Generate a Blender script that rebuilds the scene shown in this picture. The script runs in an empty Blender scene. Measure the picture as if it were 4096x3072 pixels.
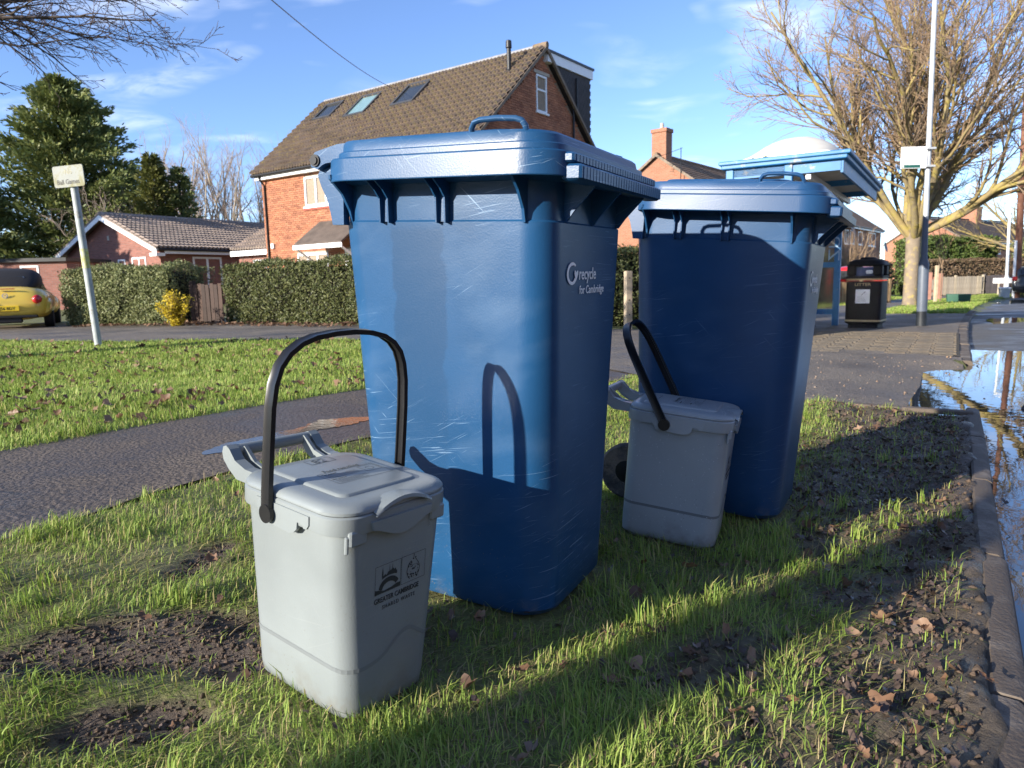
import bpy, bmesh, math, random
import numpy as np
from mathutils import Vector, Matrix
sc = bpy.context.scene
col = sc.collection
R = math.radians
# ------------------------------------------------------------------ camera
CAM_H, PITCH, ROLL = 0.799, 0.1437, 0.022
f_ = Vector((0, math.cos(PITCH), -math.sin(PITCH))); r_ = Vector((1, 0, 0)); u_ = r_.cross(f_)
r2 = r_*math.cos(ROLL) - u_*math.sin(ROLL); u2 = u_*math.cos(ROLL) + r_*math.sin(ROLL)
cd = bpy.data.cameras.new('camera'); cam = bpy.data.objects.new('camera', cd); col.objects.link(cam)
cam.matrix_world = Matrix(((r2.x, u2.x, -f_.x, 0), (r2.y, u2.y, -f_.y, 0), (r2.z, u2.z, -f_.z, CAM_H), (0, 0, 0, 1)))
cd.sensor_width = 36; cd.lens = 2840/4096*36; cd.clip_end = 3000; cd.clip_start = 0.02
cd.dof.use_dof = True; cd.dof.focus_distance = 1.75; cd.dof.aperture_fstop = 8.5
sc.camera = cam
# ------------------------------------------------------------------ sky and sun
SUN_AZ, SUN_EL = R(37.5), R(17.5)      # azimuth the light travels towards (from +X), height of the sun
w = bpy.data.worlds.new('World'); sc.world = w; w.use_nodes = True
nt = w.node_tree; N = nt.nodes; L = nt.links; N.clear()
wo = N.new('ShaderNodeOutputWorld'); bg = N.new('ShaderNodeBackground'); bg.inputs['Strength'].default_value = 0.105
sky = N.new('ShaderNodeTexSky'); sky.sky_type = 'NISHITA'; sky.sun_disc = False
sky.sun_elevation = SUN_EL; sky.sun_rotation = math.atan2(-math.cos(SUN_AZ), -math.sin(SUN_AZ))
sky.air_density = 0.8; sky.dust_density = 0.1; sky.ozone_density = 3.0
tc = N.new('ShaderNodeTexCoord'); sep = N.new('ShaderNodeSeparateXYZ'); L.new(tc.outputs['Generated'], sep.inputs[0])
def wmath(op, a, b=None, c=None):
    n = N.new('ShaderNodeMath'); n.operation = op
    for i, v in enumerate((a, b, c)):
        if v is None: continue
        if isinstance(v, (int, float)): n.inputs[i].default_value = v
        else: L.new(v, n.inputs[i])
    return n.outputs[0]
zz = wmath('ADD', wmath('MAXIMUM', sep.outputs['Z'], 0.0), 0.12)
cx = wmath('DIVIDE', sep.outputs['X'], zz); cy = wmath('DIVIDE', sep.outputs['Y'], zz)
comb = N.new('ShaderNodeCombineXYZ'); L.new(cx, comb.inputs[0]); L.new(cy, comb.inputs[1])
mp = N.new('ShaderNodeMapping'); mp.inputs['Rotation'].default_value = (0, 0, R(35)); mp.inputs['Scale'].default_value = (1.0, 1.35, 1); mp.inputs['Location'].default_value = (5.3, 2.6, 0)
L.new(comb.outputs[0], mp.inputs[0])
n1 = N.new('ShaderNodeTexNoise'); n1.inputs['Scale'].default_value = 1.3; n1.inputs['Detail'].default_value = 3; n1.inputs['Roughness'].default_value = .5; n1.inputs['Distortion'].default_value = .6; L.new(mp.outputs[0], n1.inputs['Vector'])
n2 = N.new('ShaderNodeTexNoise'); n2.inputs['Scale'].default_value = 3.2; n2.inputs['Detail'].default_value = 8; n2.inputs['Roughness'].default_value = .62; n2.inputs['Distortion'].default_value = .9; L.new(mp.outputs[0], n2.inputs['Vector'])
m1 = N.new('ShaderNodeMapRange'); m1.inputs[1].default_value = .51; m1.inputs[2].default_value = .70; L.new(n1.outputs['Fac'], m1.inputs[0])
m2 = N.new('ShaderNodeMapRange'); m2.inputs[1].default_value = .36; m2.inputs[2].default_value = .80; L.new(n2.outputs['Fac'], m2.inputs[0])
cl = wmath('MULTIPLY', wmath('MULTIPLY', m1.outputs[0], m2.outputs[0]), 0.95)
mixc = N.new('ShaderNodeMixRGB'); L.new(cl, mixc.inputs[0]); tint = N.new('ShaderNodeMixRGB'); tint.blend_type = 'MULTIPLY'; tint.inputs[0].default_value = 1; tint.inputs[2].default_value = (1.0, 1.0, 1.14, 1); L.new(sky.outputs[0], tint.inputs[1]); L.new(tint.outputs[0], mixc.inputs[1]); mixc.inputs[2].default_value = (6.6, 6.9, 7.4, 1)
L.new(mixc.outputs[0], bg.inputs[0]); L.new(bg.outputs[0], wo.inputs[0])
sl = bpy.data.lights.new('sun', 'SUN'); sl.energy = 4.6; sl.angle = R(0.53); sl.color = (1.0, 0.92, 0.80)
so = bpy.data.objects.new('sun', sl); col.objects.link(so)
ldir = Vector((math.cos(SUN_AZ)*math.cos(SUN_EL), math.sin(SUN_AZ)*math.cos(SUN_EL), -math.sin(SUN_EL)))
so.rotation_euler = ldir.to_track_quat('-Z', 'Y').to_euler(); so.location = (-20, -20, 20)
sc.view_settings.view_transform = 'Standard'; sc.view_settings.look = 'None'; sc.view_settings.exposure = 1.25; sc.view_settings.gamma = 1
sc.view_settings.use_curve_mapping = False
# ------------------------------------------------------------------ materials
MATS = {}
def mat(name, base, rough=.6, var=.12, scale=6, bump=0, bscale=60, metal=0, spec=.5, orand=0, dirt=None, dirt_amt=.0, dirt_scale=3, attr=0, coat=0, detail=5, ior=1.45):
    if name in MATS: return MATS[name]
    m = bpy.data.materials.new(name); m.use_nodes = True; t = m.node_tree; n = t.nodes; l = t.links
    p = n['Principled BSDF']; p.inputs['Roughness'].default_value = rough; p.inputs['Metallic'].default_value = metal
    p.inputs['Specular IOR Level'].default_value = spec; p.inputs['IOR'].default_value = ior
    if coat: p.inputs['Coat Weight'].default_value = coat; p.inputs['Coat Roughness'].default_value = .08
    co = n.new('ShaderNodeTexCoord')
    ns = n.new('ShaderNodeTexNoise'); ns.inputs['Scale'].default_value = scale; ns.inputs['Detail'].default_value = detail; l.new(co.outputs['Object'], ns.inputs['Vector'])
    b = Vector(base)
    def mixer(fac, a, bb):
        x = n.new('ShaderNodeMixRGB'); l.new(fac, x.inputs[0])
        if isinstance(a, (tuple, Vector)): x.inputs[1].default_value = (*a, 1)
        else: l.new(a, x.inputs[1])
        if isinstance(bb, (tuple, Vector)): x.inputs[2].default_value = (*bb, 1)
        else: l.new(bb, x.inputs[2])
        return x.outputs[0]
    rg = n.new('ShaderNodeMapRange'); rg.inputs[1].default_value = .3; rg.inputs[2].default_value = .7; l.new(ns.outputs['Fac'], rg.inputs[0])
    c = mixer(rg.outputs[0], tuple(b*(1-var)), tuple(min(1, x) for x in b*(1+var)))
    if orand or attr:
        oi = n.new('ShaderNodeObjectInfo'); at = n.new('ShaderNodeAttribute'); at.attribute_name = 'rnd'
        ad = n.new('ShaderNodeMath'); ad.operation = 'ADD'; l.new(oi.outputs['Random'], ad.inputs[0]); l.new(at.outputs['Fac'], ad.inputs[1])
        fr = n.new('ShaderNodeMath'); fr.operation = 'FRACT'; l.new(ad.outputs[0], fr.inputs[0])
        cr = n.new('ShaderNodeValToRGB'); e = cr.color_ramp.elements
        k = orand or attr
        if isinstance(k, (list, tuple)):
            while len(e) < len(k): e.new(.5)
            for i, cc in enumerate(k): e[i].position = i/(len(k)-1); e[i].color = (*cc, 1)
            l.new(fr.outputs[0], cr.inputs[0]); mm = n.new('ShaderNodeMixRGB'); mm.blend_type = 'MULTIPLY'; mm.inputs[0].default_value = 1
            l.new(c, mm.inputs[1]); l.new(cr.outputs[0], mm.inputs[2]); c = mm.outputs[0]
    if dirt:
        nd = n.new('ShaderNodeTexNoise'); nd.inputs['Scale'].default_value = dirt_scale; nd.inputs['Detail'].default_value = 8; nd.inputs['Roughness'].default_value = .65; l.new(co.outputs['Object'], nd.inputs['Vector'])
        rd = n.new('ShaderNodeMapRange'); rd.inputs[1].default_value = .62-dirt_amt*.4; rd.inputs[2].default_value = .72-dirt_amt*.3; l.new(nd.outputs['Fac'], rd.inputs[0])
        c = mixer(rd.outputs[0], c, dirt)
    l.new(c, p.inputs['Base Color'])
    if bump:
        nb = n.new('ShaderNodeTexNoise'); nb.inputs['Scale'].default_value = bscale; nb.inputs['Detail'].default_value = 6; l.new(co.outputs['Object'], nb.inputs['Vector'])
        bp = n.new('ShaderNodeBump'); bp.inputs['Strength'].default_value = bump; bp.inputs['Distance'].default_value = .02; l.new(nb.outputs['Fac'], bp.inputs['Height']); l.new(bp.outputs[0], p.inputs['Normal'])
    MATS[name] = m; return m
def foliage(name, ramp, trans=.3, rough=.55):
    m = bpy.data.materials.new(name); m.use_nodes = True; t = m.node_tree; n = t.nodes; l = t.links
    p = n['Principled BSDF']; p.inputs['Roughness'].default_value = rough; p.inputs['Specular IOR Level'].default_value = .35
    at = n.new('ShaderNodeAttribute'); at.attribute_name = 'rnd'; oi = n.new('ShaderNodeObjectInfo')
    ad = n.new('ShaderNodeMath'); ad.operation = 'ADD'; l.new(oi.outputs['Random'], ad.inputs[0]); l.new(at.outputs['Fac'], ad.inputs[1])
    fr = n.new('ShaderNodeMath'); fr.operation = 'FRACT'; l.new(ad.outputs[0], fr.inputs[0])
    cr = n.new('ShaderNodeValToRGB'); e = cr.color_ramp.elements
    while len(e) < len(ramp): e.new(.5)
    for i, cc in enumerate(ramp): e[i].position = i/(len(ramp)-1); e[i].color = (*cc, 1)
    l.new(fr.outputs[0], cr.inputs[0]); l.new(cr.outputs[0], p.inputs['Base Color'])
    tr = n.new('ShaderNodeBsdfTranslucent'); l.new(cr.outputs[0], tr.inputs[0])
    mx = n.new('ShaderNodeMixShader'); mx.inputs[0].default_value = trans; l.new(p.outputs[0], mx.inputs[1]); l.new(tr.outputs[0], mx.inputs[2])
    l.new(mx.outputs[0], n['Material Output'].inputs[0]); MATS[name] = m; return m
# ------------------------------------------------------------------ mesh helpers
class MB:
    def __init__(s): s.v = []; s.f = []; s.a = []; s.cur = 0.0
    def add(s, vs, fs):
        o = len(s.v); s.v += [tuple(v) for v in vs]; s.f += [tuple(i+o for i in f) for f in fs]; s.a += [s.cur]*len(vs)
    def box(s, lo, hi, m=None):
        x0, y0, z0 = lo; x1, y1, z1 = hi
        v = [(x0,y0,z0),(x1,y0,z0),(x1,y1,z0),(x0,y1,z0),(x0,y0,z1),(x1,y0,z1),(x1,y1,z1),(x0,y1,z1)]
        if m is not None: v = [m @ Vector(p) for p in v]
        s.add(v, [(0,3,2,1),(4,5,6,7),(0,1,5,4),(1,2,6,5),(2,3,7,6),(3,0,4,7)])
    def bev(s, lo, hi, b=.005, m=None):
        # box with chamfered vertical and horizontal edges (loft)
        x0, y0, z0 = lo; x1, y1, z1 = hi
        def ring(i, z): return [(x0+i+b,y0+i,z),(x1-i-b,y0+i,z),(x1-i,y0+i+b,z),(x1-i,y1-i-b,z),(x1-i-b,y1-i,z),(x0+i+b,y1-i,z),(x0+i,y1-i-b,z),(x0+i,y0+i+b,z)]
        s.loft([ring(b, z0), ring(0, z0+b), ring(0, z1-b), ring(b, z1)], True, True, m)
    def loft(s, rings, cap0=False, cap1=False, m=None, closed=True):
        n = len(rings[0]); vs = [p for r in rings for p in r]
        if m is not None: vs = [m @ Vector(p) for p in vs]
        fs = []
        for k in range(len(rings)-1):
            for i in range(n if closed else n-1):
                j = (i+1) % n; fs.append((k*n+i, k*n+j, (k+1)*n+j, (k+1)*n+i))
        if cap0: fs.append(tuple(range(n-1, -1, -1)))
        if cap1: fs.append(tuple((len(rings)-1)*n+i for i in range(n)))
        s.add(vs, fs)
    def tube(s, pts, rad, n=8, caps=True, m=None, flat=None, up=None):
        pts = [Vector(p) for p in pts]; rings = []
        if not isinstance(rad, (list, tuple)): rad = [rad]*len(pts)
        prev = None
        for i, p in enumerate(pts):
            t = (pts[min(i+1, len(pts)-1)] - pts[max(i-1, 0)]).normalized()
            if prev is None:
                ref = Vector(up) if up else (Vector((0,0,1)) if abs(t.z) < .9 else Vector((1,0,0)))
                a = (ref - t*ref.dot(t)).normalized()
            else: a = (prev - t*prev.dot(t)).normalized()
            prev = a; b = t.cross(a); fl = flat if flat else 1
            rings.append([p + a*(math.cos(2*math.pi*k/n)*rad[i]) + b*(math.sin(2*math.pi*k/n)*rad[i]*fl) for k in range(n)])
        s.loft(rings, caps, caps, m)
    def sweep(s, pts, prof, up, m=None, caps=True):
        # sweep a profile [(a,b)] : a along 'up-ish' side vector, b along t x a
        pts = [Vector(p) for p in pts]; rings = []; prev = Vector(up)
        for i, p in enumerate(pts):
            t = (pts[min(i+1, len(pts)-1)] - pts[max(i-1, 0)]).normalized()
            a = (prev - t*prev.dot(t)).normalized(); prev = a; b = t.cross(a)
            rings.append([p + a*q[0] + b*q[1] for q in prof])
        s.loft(rings, caps, caps, m)
    def cyl(s, p0, p1, r0, r1=None, n=16, m=None):
        s.tube([p0, p1], [r0, r0 if r1 is None else r1], n, True, m)
    def lathe(s, prof, n=24, m=None, c=(0,0)):
        rings = [[(c[0]+r*math.cos(2*math.pi*k/n), c[1]+r*math.sin(2*math.pi*k/n), z) for k in range(n)] for r, z in prof]
        s.loft(rings, True, True, m)
    def prism(s, poly, lo, hi, axis='z', m=None):
        def pt(p, h): return (p[0], p[1], h) if axis == 'z' else ((h, p[0], p[1]) if axis == 'x' else (p[0], h, p[1]))
        n = len(poly); vs = [pt(p, lo) for p in poly] + [pt(p, hi) for p in poly]
        if m is not None: vs = [m @ Vector(p) for p in vs]
        s.add(vs, [tuple(range(n-1,-1,-1)), tuple(range(n, 2*n))] + [(i, (i+1) % n, n+(i+1) % n, n+i) for i in range(n)])
    def mesh(s, name, smooth=None):
        me = bpy.data.meshes.new(name); me.from_pydata(s.v, [], s.f)
        bm = bmesh.new(); bm.from_mesh(me); bmesh.ops.recalc_face_normals(bm, faces=bm.faces); bm.to_mesh(me); bm.free()
        if any(s.a): at = me.attributes.new('rnd', 'FLOAT', 'POINT'); at.data.foreach_set('value', s.a)
        if smooth:
            me.polygons.foreach_set('use_smooth', [True]*len(me.polygons)); me.set_sharp_from_angle(angle=R(smooth))
        return me
    def build(s, name, m, parent=None, smooth=None):
        return obj(name, s.mesh(name, smooth), m, parent)
def obj(name, me, m=None, parent=None):
    o = bpy.data.objects.new(name, me); col.objects.link(o)
    if m is not None and me is not None and not me.materials: me.materials.append(m)
    if parent is not None: o.parent = parent
    return o
def tag(o, label=None, cat=None, group=None, kind=None):
    if label: o['label'] = label
    if cat: o['category'] = cat
    if group: o['group'] = group
    if kind: o['kind'] = kind
    return o
def empty(name, loc=(0,0,0), rz=0, mw=None):
    o = bpy.data.objects.new(name, None); col.objects.link(o); o.empty_display_size = .1
    if mw is not None: o.matrix_world = mw
    else: o.location = loc; o.rotation_euler = (0, 0, rz)
    return o
def np_mesh(name, verts, loops, sizes, rnd=None, smooth=False):
    me = bpy.data.meshes.new(name); nv = len(verts); me.vertices.add(nv); me.vertices.foreach_set('co', np.ascontiguousarray(verts, dtype=np.float32).ravel())
    loops = np.asarray(loops, dtype=np.int32).ravel(); sizes = np.asarray(sizes, dtype=np.int32)
    me.loops.add(len(loops)); me.loops.foreach_set('vertex_index', loops)
    me.polygons.add(len(sizes)); st = np.concatenate(([0], np.cumsum(sizes)[:-1])).astype(np.int32)
    me.polygons.foreach_set('loop_start', st)
    if rnd is not None: at = me.attributes.new('rnd', 'FLOAT', 'POINT'); at.data.foreach_set('value', np.asarray(rnd, dtype=np.float32))
    if smooth: me.polygons.foreach_set('use_smooth', np.ones(len(sizes), dtype=bool))
    me.update(calc_edges=True); me.validate(); return me
def rrect(D, W, r, cx=0, z=0, n=6, cy=0):
    pts = []
    for sx, sy, a0 in ((1,1,0), (-1,1,90), (-1,-1,180), (1,-1,270)):
        for k in range(n+1):
            a = R(a0 + 90*k/n); pts.append((cx + sx*(D/2-r) + r*math.cos(a), cy + sy*(W/2-r) + r*math.sin(a), z))
    return pts
def tilted(x, y, z, yaw, a, b):
    return Matrix.Translation((x, y, z)) @ Matrix.Rotation(b, 4, 'X') @ Matrix.Rotation(a, 4, 'Y') @ Matrix.Rotation(yaw, 4, 'Z')
_dg = [None]
def text_mesh(txt, size, ext=.0004, bold=0, sx=1.0, align='LEFT', shear=0, spacing=1.0):
    cu = bpy.data.curves.new('t', 'FONT'); cu.body = txt; cu.size = size; cu.extrude = ext; cu.offset = bold; cu.align_x = align; cu.resolution_u = 3; cu.shear = shear; cu.space_character = spacing
    o = bpy.data.objects.new('t', cu); col.objects.link(o); bpy.context.view_layer.update()
    me = bpy.data.meshes.new_from_object(o.evaluated_get(bpy.context.evaluated_depsgraph_get()))
    bpy.data.objects.remove(o); bpy.data.curves.remove(cu)
    if sx != 1: me.transform(Matrix.Diagonal((sx, 1, 1, 1)))
    return me
def frame(o, xdir, ydir):
    x = Vector(xdir).normalized(); y = Vector(ydir); y = (y - x*y.dot(x)).normalized(); z = x.cross(y)
    return Matrix(((x.x, y.x, z.x, o[0]), (x.y, y.y, z.y, o[1]), (x.z, y.z, z.z, o[2]), (0, 0, 0, 1)))
def put_text(name, txt, size, mtx, m, parent, **kw):
    me = text_mesh(txt, size, **kw); me.transform(mtx); me.name = name; return obj(name, me, m, parent)
def smooth(a, b, x):
    t = np.clip((np.asarray(x, float)-a)/(b-a), 0, 1); return t*t*(3-2*t)
# ------------------------------------------------------------------ ground shape
RD = np.array([.5291, .8486]); QD = np.array([.8486, -.5291])
def hash2(i, j, seed):
    h = np.sin(i*127.1 + j*311.7 + seed*74.7)*43758.5453; return h - np.floor(h)
def vn(x, y, sc_=1.0, seed=0):
    x = np.asarray(x, float)*sc_; y = np.asarray(y, float)*sc_; i = np.floor(x); j = np.floor(y); fx = x-i; fy = y-j
    fx = fx*fx*(3-2*fx); fy = fy*fy*(3-2*fy)
    a = hash2(i, j, seed); b = hash2(i+1, j, seed); c = hash2(i, j+1, seed); d = hash2(i+1, j+1, seed)
    return a*(1-fx)*(1-fy)+b*fx*(1-fy)+c*(1-fx)*fy+d*fx*fy
def fbm(x, y, s, seed=0, o=4):
    r = 0; amp = .5
    for k in range(o): r = r + amp*vn(x, y, s*2**k, seed+k*7); amp *= .5
    return r
def zg(x, y):
    x = np.asarray(x, float); y = np.asarray(y, float)
    z = -.0672*np.clip(x, -1., 1.6) + .0153*np.clip(y, 0, 3)
    k = smooth(-2, 3, x); far = .05*(1-k) + (-.045-.0155*np.maximum(0, np.minimum(y, 60)-10))*k
    w_ = smooth(3.2, 6.5, y); return z*(1-w_)+far*w_
def Kt(s): s = np.asarray(s, float); return .18 + .0024*np.clip(s-10, 0, 40)**2 + np.maximum(0, s-50)*.19
def st(x, y): return RD[0]*x+RD[1]*y, QD[0]*x+QD[1]*y
def xy(s, t): return RD[0]*s+QD[0]*t, RD[1]*s+QD[1]*t
NEAR = np.array([(40,-30),(2.85,4.15),(1.96,4.70),(1.25,5.5),(.7,6.6),(-.5,8.5),(-2.3,9.7),(-4.7,10.2),(-5.6,10.1),(-7.9,11),(-14,12.4),(-34,17)])
def near_y(x): o = np.argsort(NEAR[1:,0]); return np.interp(x, NEAR[1:,0][o], NEAR[1:,1][o])
FAR = np.array([(4.42,6.88),(3.48,8.14),(2.9,9.3),(2.3,11.9),(-.5,12.5),(-3.07,13.1),(-6,14.7),(-9.5,15.3),(-14,16.6),(-34,22)])
def zroad(x, y):
    s, t = st(x, y); tt = t-Kt(s)
    nearz = -.165 + .02*np.clip(tt, 0, 3); farz = zg(x, y)-.07+.012*np.clip(tt, 0, 3)
    k = smooth(7.2, 9.8, s); return nearz*(1-k)+farz*k
def zaccess(x, y):
    s, t = st(x, y); tt = t-Kt(s)
    k = smooth(-1.0, .05, tt)*smooth(4.4, 4.9, s)*smooth(8.35, 7.3, s); return zg(x, y)*(1-k) + (-.15)*k + .012*(fbm(x, y, 1.6, 5)-.5)
def in_path(x, y, mg=0): s, t = st(x, y); return (t > -3.46+mg) & (t < -2.27-mg) & (y < 6.9)
SOIL = [(-.76,1.40,.24,.11,.35), (-.68,1.13,.12,.06,.3), (-.84,1.82,.05,.12,-.3), (-.56,1.36,.11,.09,0), (-1.0,1.30,.12,.05,.2)]
MUD = [(.42,1.39,.20,.10,.7), (.70,1.16,.22,.10,.6), (.92,1.36,.2,.08,.9), (1.0,2.15,.22,.10,1.0)]
def ell(x, y, e):
    dx = x-e[0]; dy = y-e[1]; c, s = math.cos(e[4]), math.sin(e[4]); return ((dx*c+dy*s)/e[2])**2 + ((-dx*s+dy*c)/e[3])**2
def bare(x, y):
    """0 = full turf, 1 = bare soil or mud (land cover of the verge)"""
    x = np.asarray(x, float); y = np.asarray(y, float); n = fbm(x, y, 5, 3); b = np.zeros_like(x)
    for e in SOIL: b = np.maximum(b, smooth(1.5, .7, ell(x, y, e)+(n-.5)*1.6))
    for e in MUD: b = np.maximum(b, .75*smooth(1.5, .6, ell(x, y, e)+(n-.5)*1.8))
    s, t = st(x, y)
    m = smooth(2.2, 2.9, s)*smooth(5.2, 4.9, s)*smooth(-.85, -.35, t+(n-.5)*.5)*smooth(.4, .1, t)
    b = np.maximum(b, .96*m)
    strip = smooth(-.34, -.10, t+(n-.5)*.4)*smooth(-1, .2, s)*smooth(5.2, 5.0, s); b = np.maximum(b, .92*strip)
    b = np.maximum(b, .25*smooth(.45, .7, n)); return b
def axis(spec):
    out = [spec[0][0]]
    for a, b, d in spec:
        n = max(1, int(round((b-a)/d))); out += list(np.linspace(a, b, n+1)[1:])
    return np.array(out)
gx = axis([(-900,-300,150),(-300,-100,40),(-100,-30,8),(-30,-8,.7),(-8,-2,.12),(-2,2.6,.03),(2.6,8,.12),(8,35,.6),(35,120,8),(120,900,100)])
gy = axis([(-60,-10,10),(-10,0,1.5),(0,.8,.1),(.8,4.4,.03),(4.4,12,.12),(12,50,.6),(50,130,8),(130,400,45),(400,1500,220)])
X, Y = np.meshgrid(gx, gy); Zg = zg(X, Y)
S_, T_ = st(X, Y); TT = T_-Kt(S_)
rel = smooth(-3.2, -1.5, -Y)*0
bb = bare(X, Y); nearw = smooth(14, 5, np.hypot(X, Y))
rel = nearw*(.022*(fbm(X, Y, 3.0, 11)-.47) + .040*(fbm(X, Y, 12, 21)-.47)*(.30+bb) - .012*bb)
pile = .06*np.exp(-(((S_-4.75)/.22)**2 + ((T_+.55)/.35)**2)) + .025*np.exp(-(((S_-4.0)/.3)**2+((T_+.3)/.3)**2))
dip = -.035*np.exp(-(((S_-4.98)/.07)**2)**2)*smooth(-.9, -.6, T_)*smooth(.05, -.2, T_)
Zv = Zg + rel + pile*(fbm(X, Y, 9, 4)+.5) + dip
Zv = np.where(in_path(X, Y, .03), Zg-.035, Zv)
acc = (Y > near_y(X)+.06) & (Y < np.interp(X, FAR[::-1,0], FAR[::-1,1])+.1) & (X < 4.2) & (TT < .3)
Zv = np.where(acc, zaccess(X, Y)-.05, Zv)
Zv = np.where(TT > -.004, np.minimum(Zv, zroad(X, Y)-.06), Zv+.012*smooth(-.25, -.12, TT)*(S_ < 5.0)*(Y > 0)-.09*smooth(-.085, -.015, TT+(fbm(X, Y, 9, 55)-.5)*.09))
pav = (S_ > 8.1) & (S_ < 18.6) & (TT > -4.3) & (TT < .1)
Zv = np.where(pav, Zg-.09, Zv)
Zv = np.where((S_ > 18.4) & (TT > -4.0) & (TT < -2.1) & (S_ < 90), Zg-.09, Zv)
Zv += np.where(Y > 130, 0, 0)
nyy, nxx = X.shape; V = np.stack([X, Y, Zv], -1).reshape(-1, 3)
I = (np.arange(nyy-1)[:, None]*nxx + np.arange(nxx-1)[None, :]).ravel(); quads = np.stack([I, I+1, I+nxx+1, I+nxx], 1)
gm = np_mesh('ground', V, quads, np.full(len(quads), 4), smooth=True)
turf = (1-bb)*1.0
turf = np.where(in_path(X, Y), 0, turf)
ga = gm.attributes.new('turf', 'FLOAT', 'POINT'); ga.data.foreach_set('value', turf.ravel().astype(np.float32))
def ground_mat():
    m = bpy.data.materials.new('soil_and_turf'); m.use_nodes = True; t = m.node_tree; n = t.nodes; l = t.links; p = n['Principled BSDF']
    co = n.new('ShaderNodeTexCoord'); at = n.new('ShaderNodeAttribute'); at.attribute_name = 'turf'
    na = n.new('ShaderNodeTexNoise'); na.inputs['Scale'].default_value = 9; na.inputs['Detail'].default_value = 8; l.new(co.outputs['Object'], na.inputs['Vector'])
    nb = n.new('ShaderNodeTexNoise'); nb.inputs['Scale'].default_value = 60; nb.inputs['Detail'].default_value = 8; nb.inputs['Roughness'].default_value = .7; l.new(co.outputs['Object'], nb.inputs['Vector'])
    soil = n.new('ShaderNodeValToRGB'); e = soil.color_ramp.elements; e[0].position = .3; e[0].color = (.045, .032, .024, 1); e[1].position = .72; e[1].color = (.15, .11, .08, 1); l.new(nb.outputs['Fac'], soil.inputs[0])
    gr = n.new('ShaderNodeValToRGB'); e = gr.color_ramp.elements; e[0].position = .3; e[0].color = (.075, .08, .025, 1); e[1].position = .75; e[1].color = (.23, .24, .075, 1); l.new(nb.outputs['Fac'], gr.inputs[0])
    mx = n.new('ShaderNodeMixRGB'); l.new(at.outputs['Fac'], mx.inputs[0]); l.new(soil.outputs[0], mx.inputs[1]); l.new(gr.outputs[0], mx.inputs[2])
    l.new(mx.outputs[0], p.inputs['Base Color'])
    rr = n.new('ShaderNodeMapRange'); rr.inputs[1].default_value = .35; rr.inputs[2].default_value = .6; rr.inputs[3].default_value = .38; rr.inputs[4].default_value = .9; l.new(na.outputs['Fac'], rr.inputs[0]); l.new(rr.outputs[0], p.inputs['Roughness'])
    bp = n.new('ShaderNodeBump'); bp.inputs['Strength'].default_value = .9; bp.inputs['Distance'].default_value = .02; l.new(nb.outputs['Fac'], bp.inputs['Height']); l.new(bp.outputs[0], p.inputs['Normal']); return m
tag(obj('ground', gm, ground_mat()), kind='structure')
# ------------------------------------------------------------------ paved sheets
def asphalt(name, base, stone=(.16,.15,.14), wet=.35, sc_=55):
    m = bpy.data.materials.new(name); m.use_nodes = True; t = m.node_tree; n = t.nodes; l = t.links; p = n['Principled BSDF']
    co = n.new('ShaderNodeTexCoord')
    v = n.new('ShaderNodeTexVoronoi'); v.inputs['Scale'].default_value = sc_; l.new(co.outputs['Object'], v.inputs['Vector'])
    ns = n.new('ShaderNodeTexNoise'); ns.inputs['Scale'].default_value = 1.3; ns.inputs['Detail'].default_value = 8; ns.inputs['Roughness'].default_value = .6; l.new(co.outputs['Object'], ns.inputs['Vector'])
    nf = n.new('ShaderNodeTexNoise'); nf.inputs['Scale'].default_value = 120; nf.inputs['Detail'].default_value = 4; l.new(co.outputs['Object'], nf.inputs['Vector'])
    cr = n.new('ShaderNodeValToRGB'); e = cr.color_ramp.elements; e[0].position = 0; e[0].color = (*[x*1.25 for x in base], 1); e[1].position = .8; e[1].color = (*[x*.55 for x in base], 1); l.new(v.outputs['Distance'], cr.inputs[0])
    sp = n.new('ShaderNodeMapRange'); sp.inputs[1].default_value = .66; sp.inputs[2].default_value = .74; l.new(nf.outputs['Fac'], sp.inputs[0])
    mx = n.new('ShaderNodeMixRGB'); l.new(sp.outputs[0], mx.inputs[0]); l.new(cr.outputs[0], mx.inputs[1]); mx.inputs[2].default_value = (*stone, 1)
    lv = n.new('ShaderNodeMapRange'); lv.inputs[1].default_value = .3; lv.inputs[2].default_value = .7; lv.inputs[3].default_value = .70; lv.inputs[4].default_value = 1.2; l.new(ns.outputs['Fac'], lv.inputs[0])
    mm = n.new('ShaderNodeMixRGB'); mm.blend_type = 'MULTIPLY'; mm.inputs[0].default_value = 1; l.new(mx.outputs[0], mm.inputs[1]); l.new(lv.outputs[0], mm.inputs[2]); l.new(mm.outputs[0], p.inputs['Base Color'])
    rr = n.new('ShaderNodeMapRange'); rr.inputs[1].default_value = .38; rr.inputs[2].default_value = .6; rr.inputs[3].default_value = wet; rr.inputs[4].default_value = .85; l.new(ns.outputs['Fac'], rr.inputs[0]); l.new(rr.outputs[0], p.inputs['Roughness'])
    ad = n.new('ShaderNodeMath'); ad.operation = 'SUBTRACT'; l.new(nf.outputs['Fac'], ad.inputs[0]); l.new(v.outputs['Distance'], ad.inputs[1])
    bp = n.new('ShaderNodeBump'); bp.inputs['Strength'].default_value = .55; bp.inputs['Distance'].default_value = .008; l.new(ad.outputs[0], bp.inputs['Height']); l.new(bp.outputs[0], p.inputs['Normal']); return m
M_path = asphalt('path_asphalt', (.115, .090, .070), (.20, .165, .135)); M_acc = asphalt('access_asphalt', (.18, .152, .122), (.29, .25, .20), wet=.45); M_road = asphalt('road_asphalt', (.125, .122, .118), wet=.28)
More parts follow.
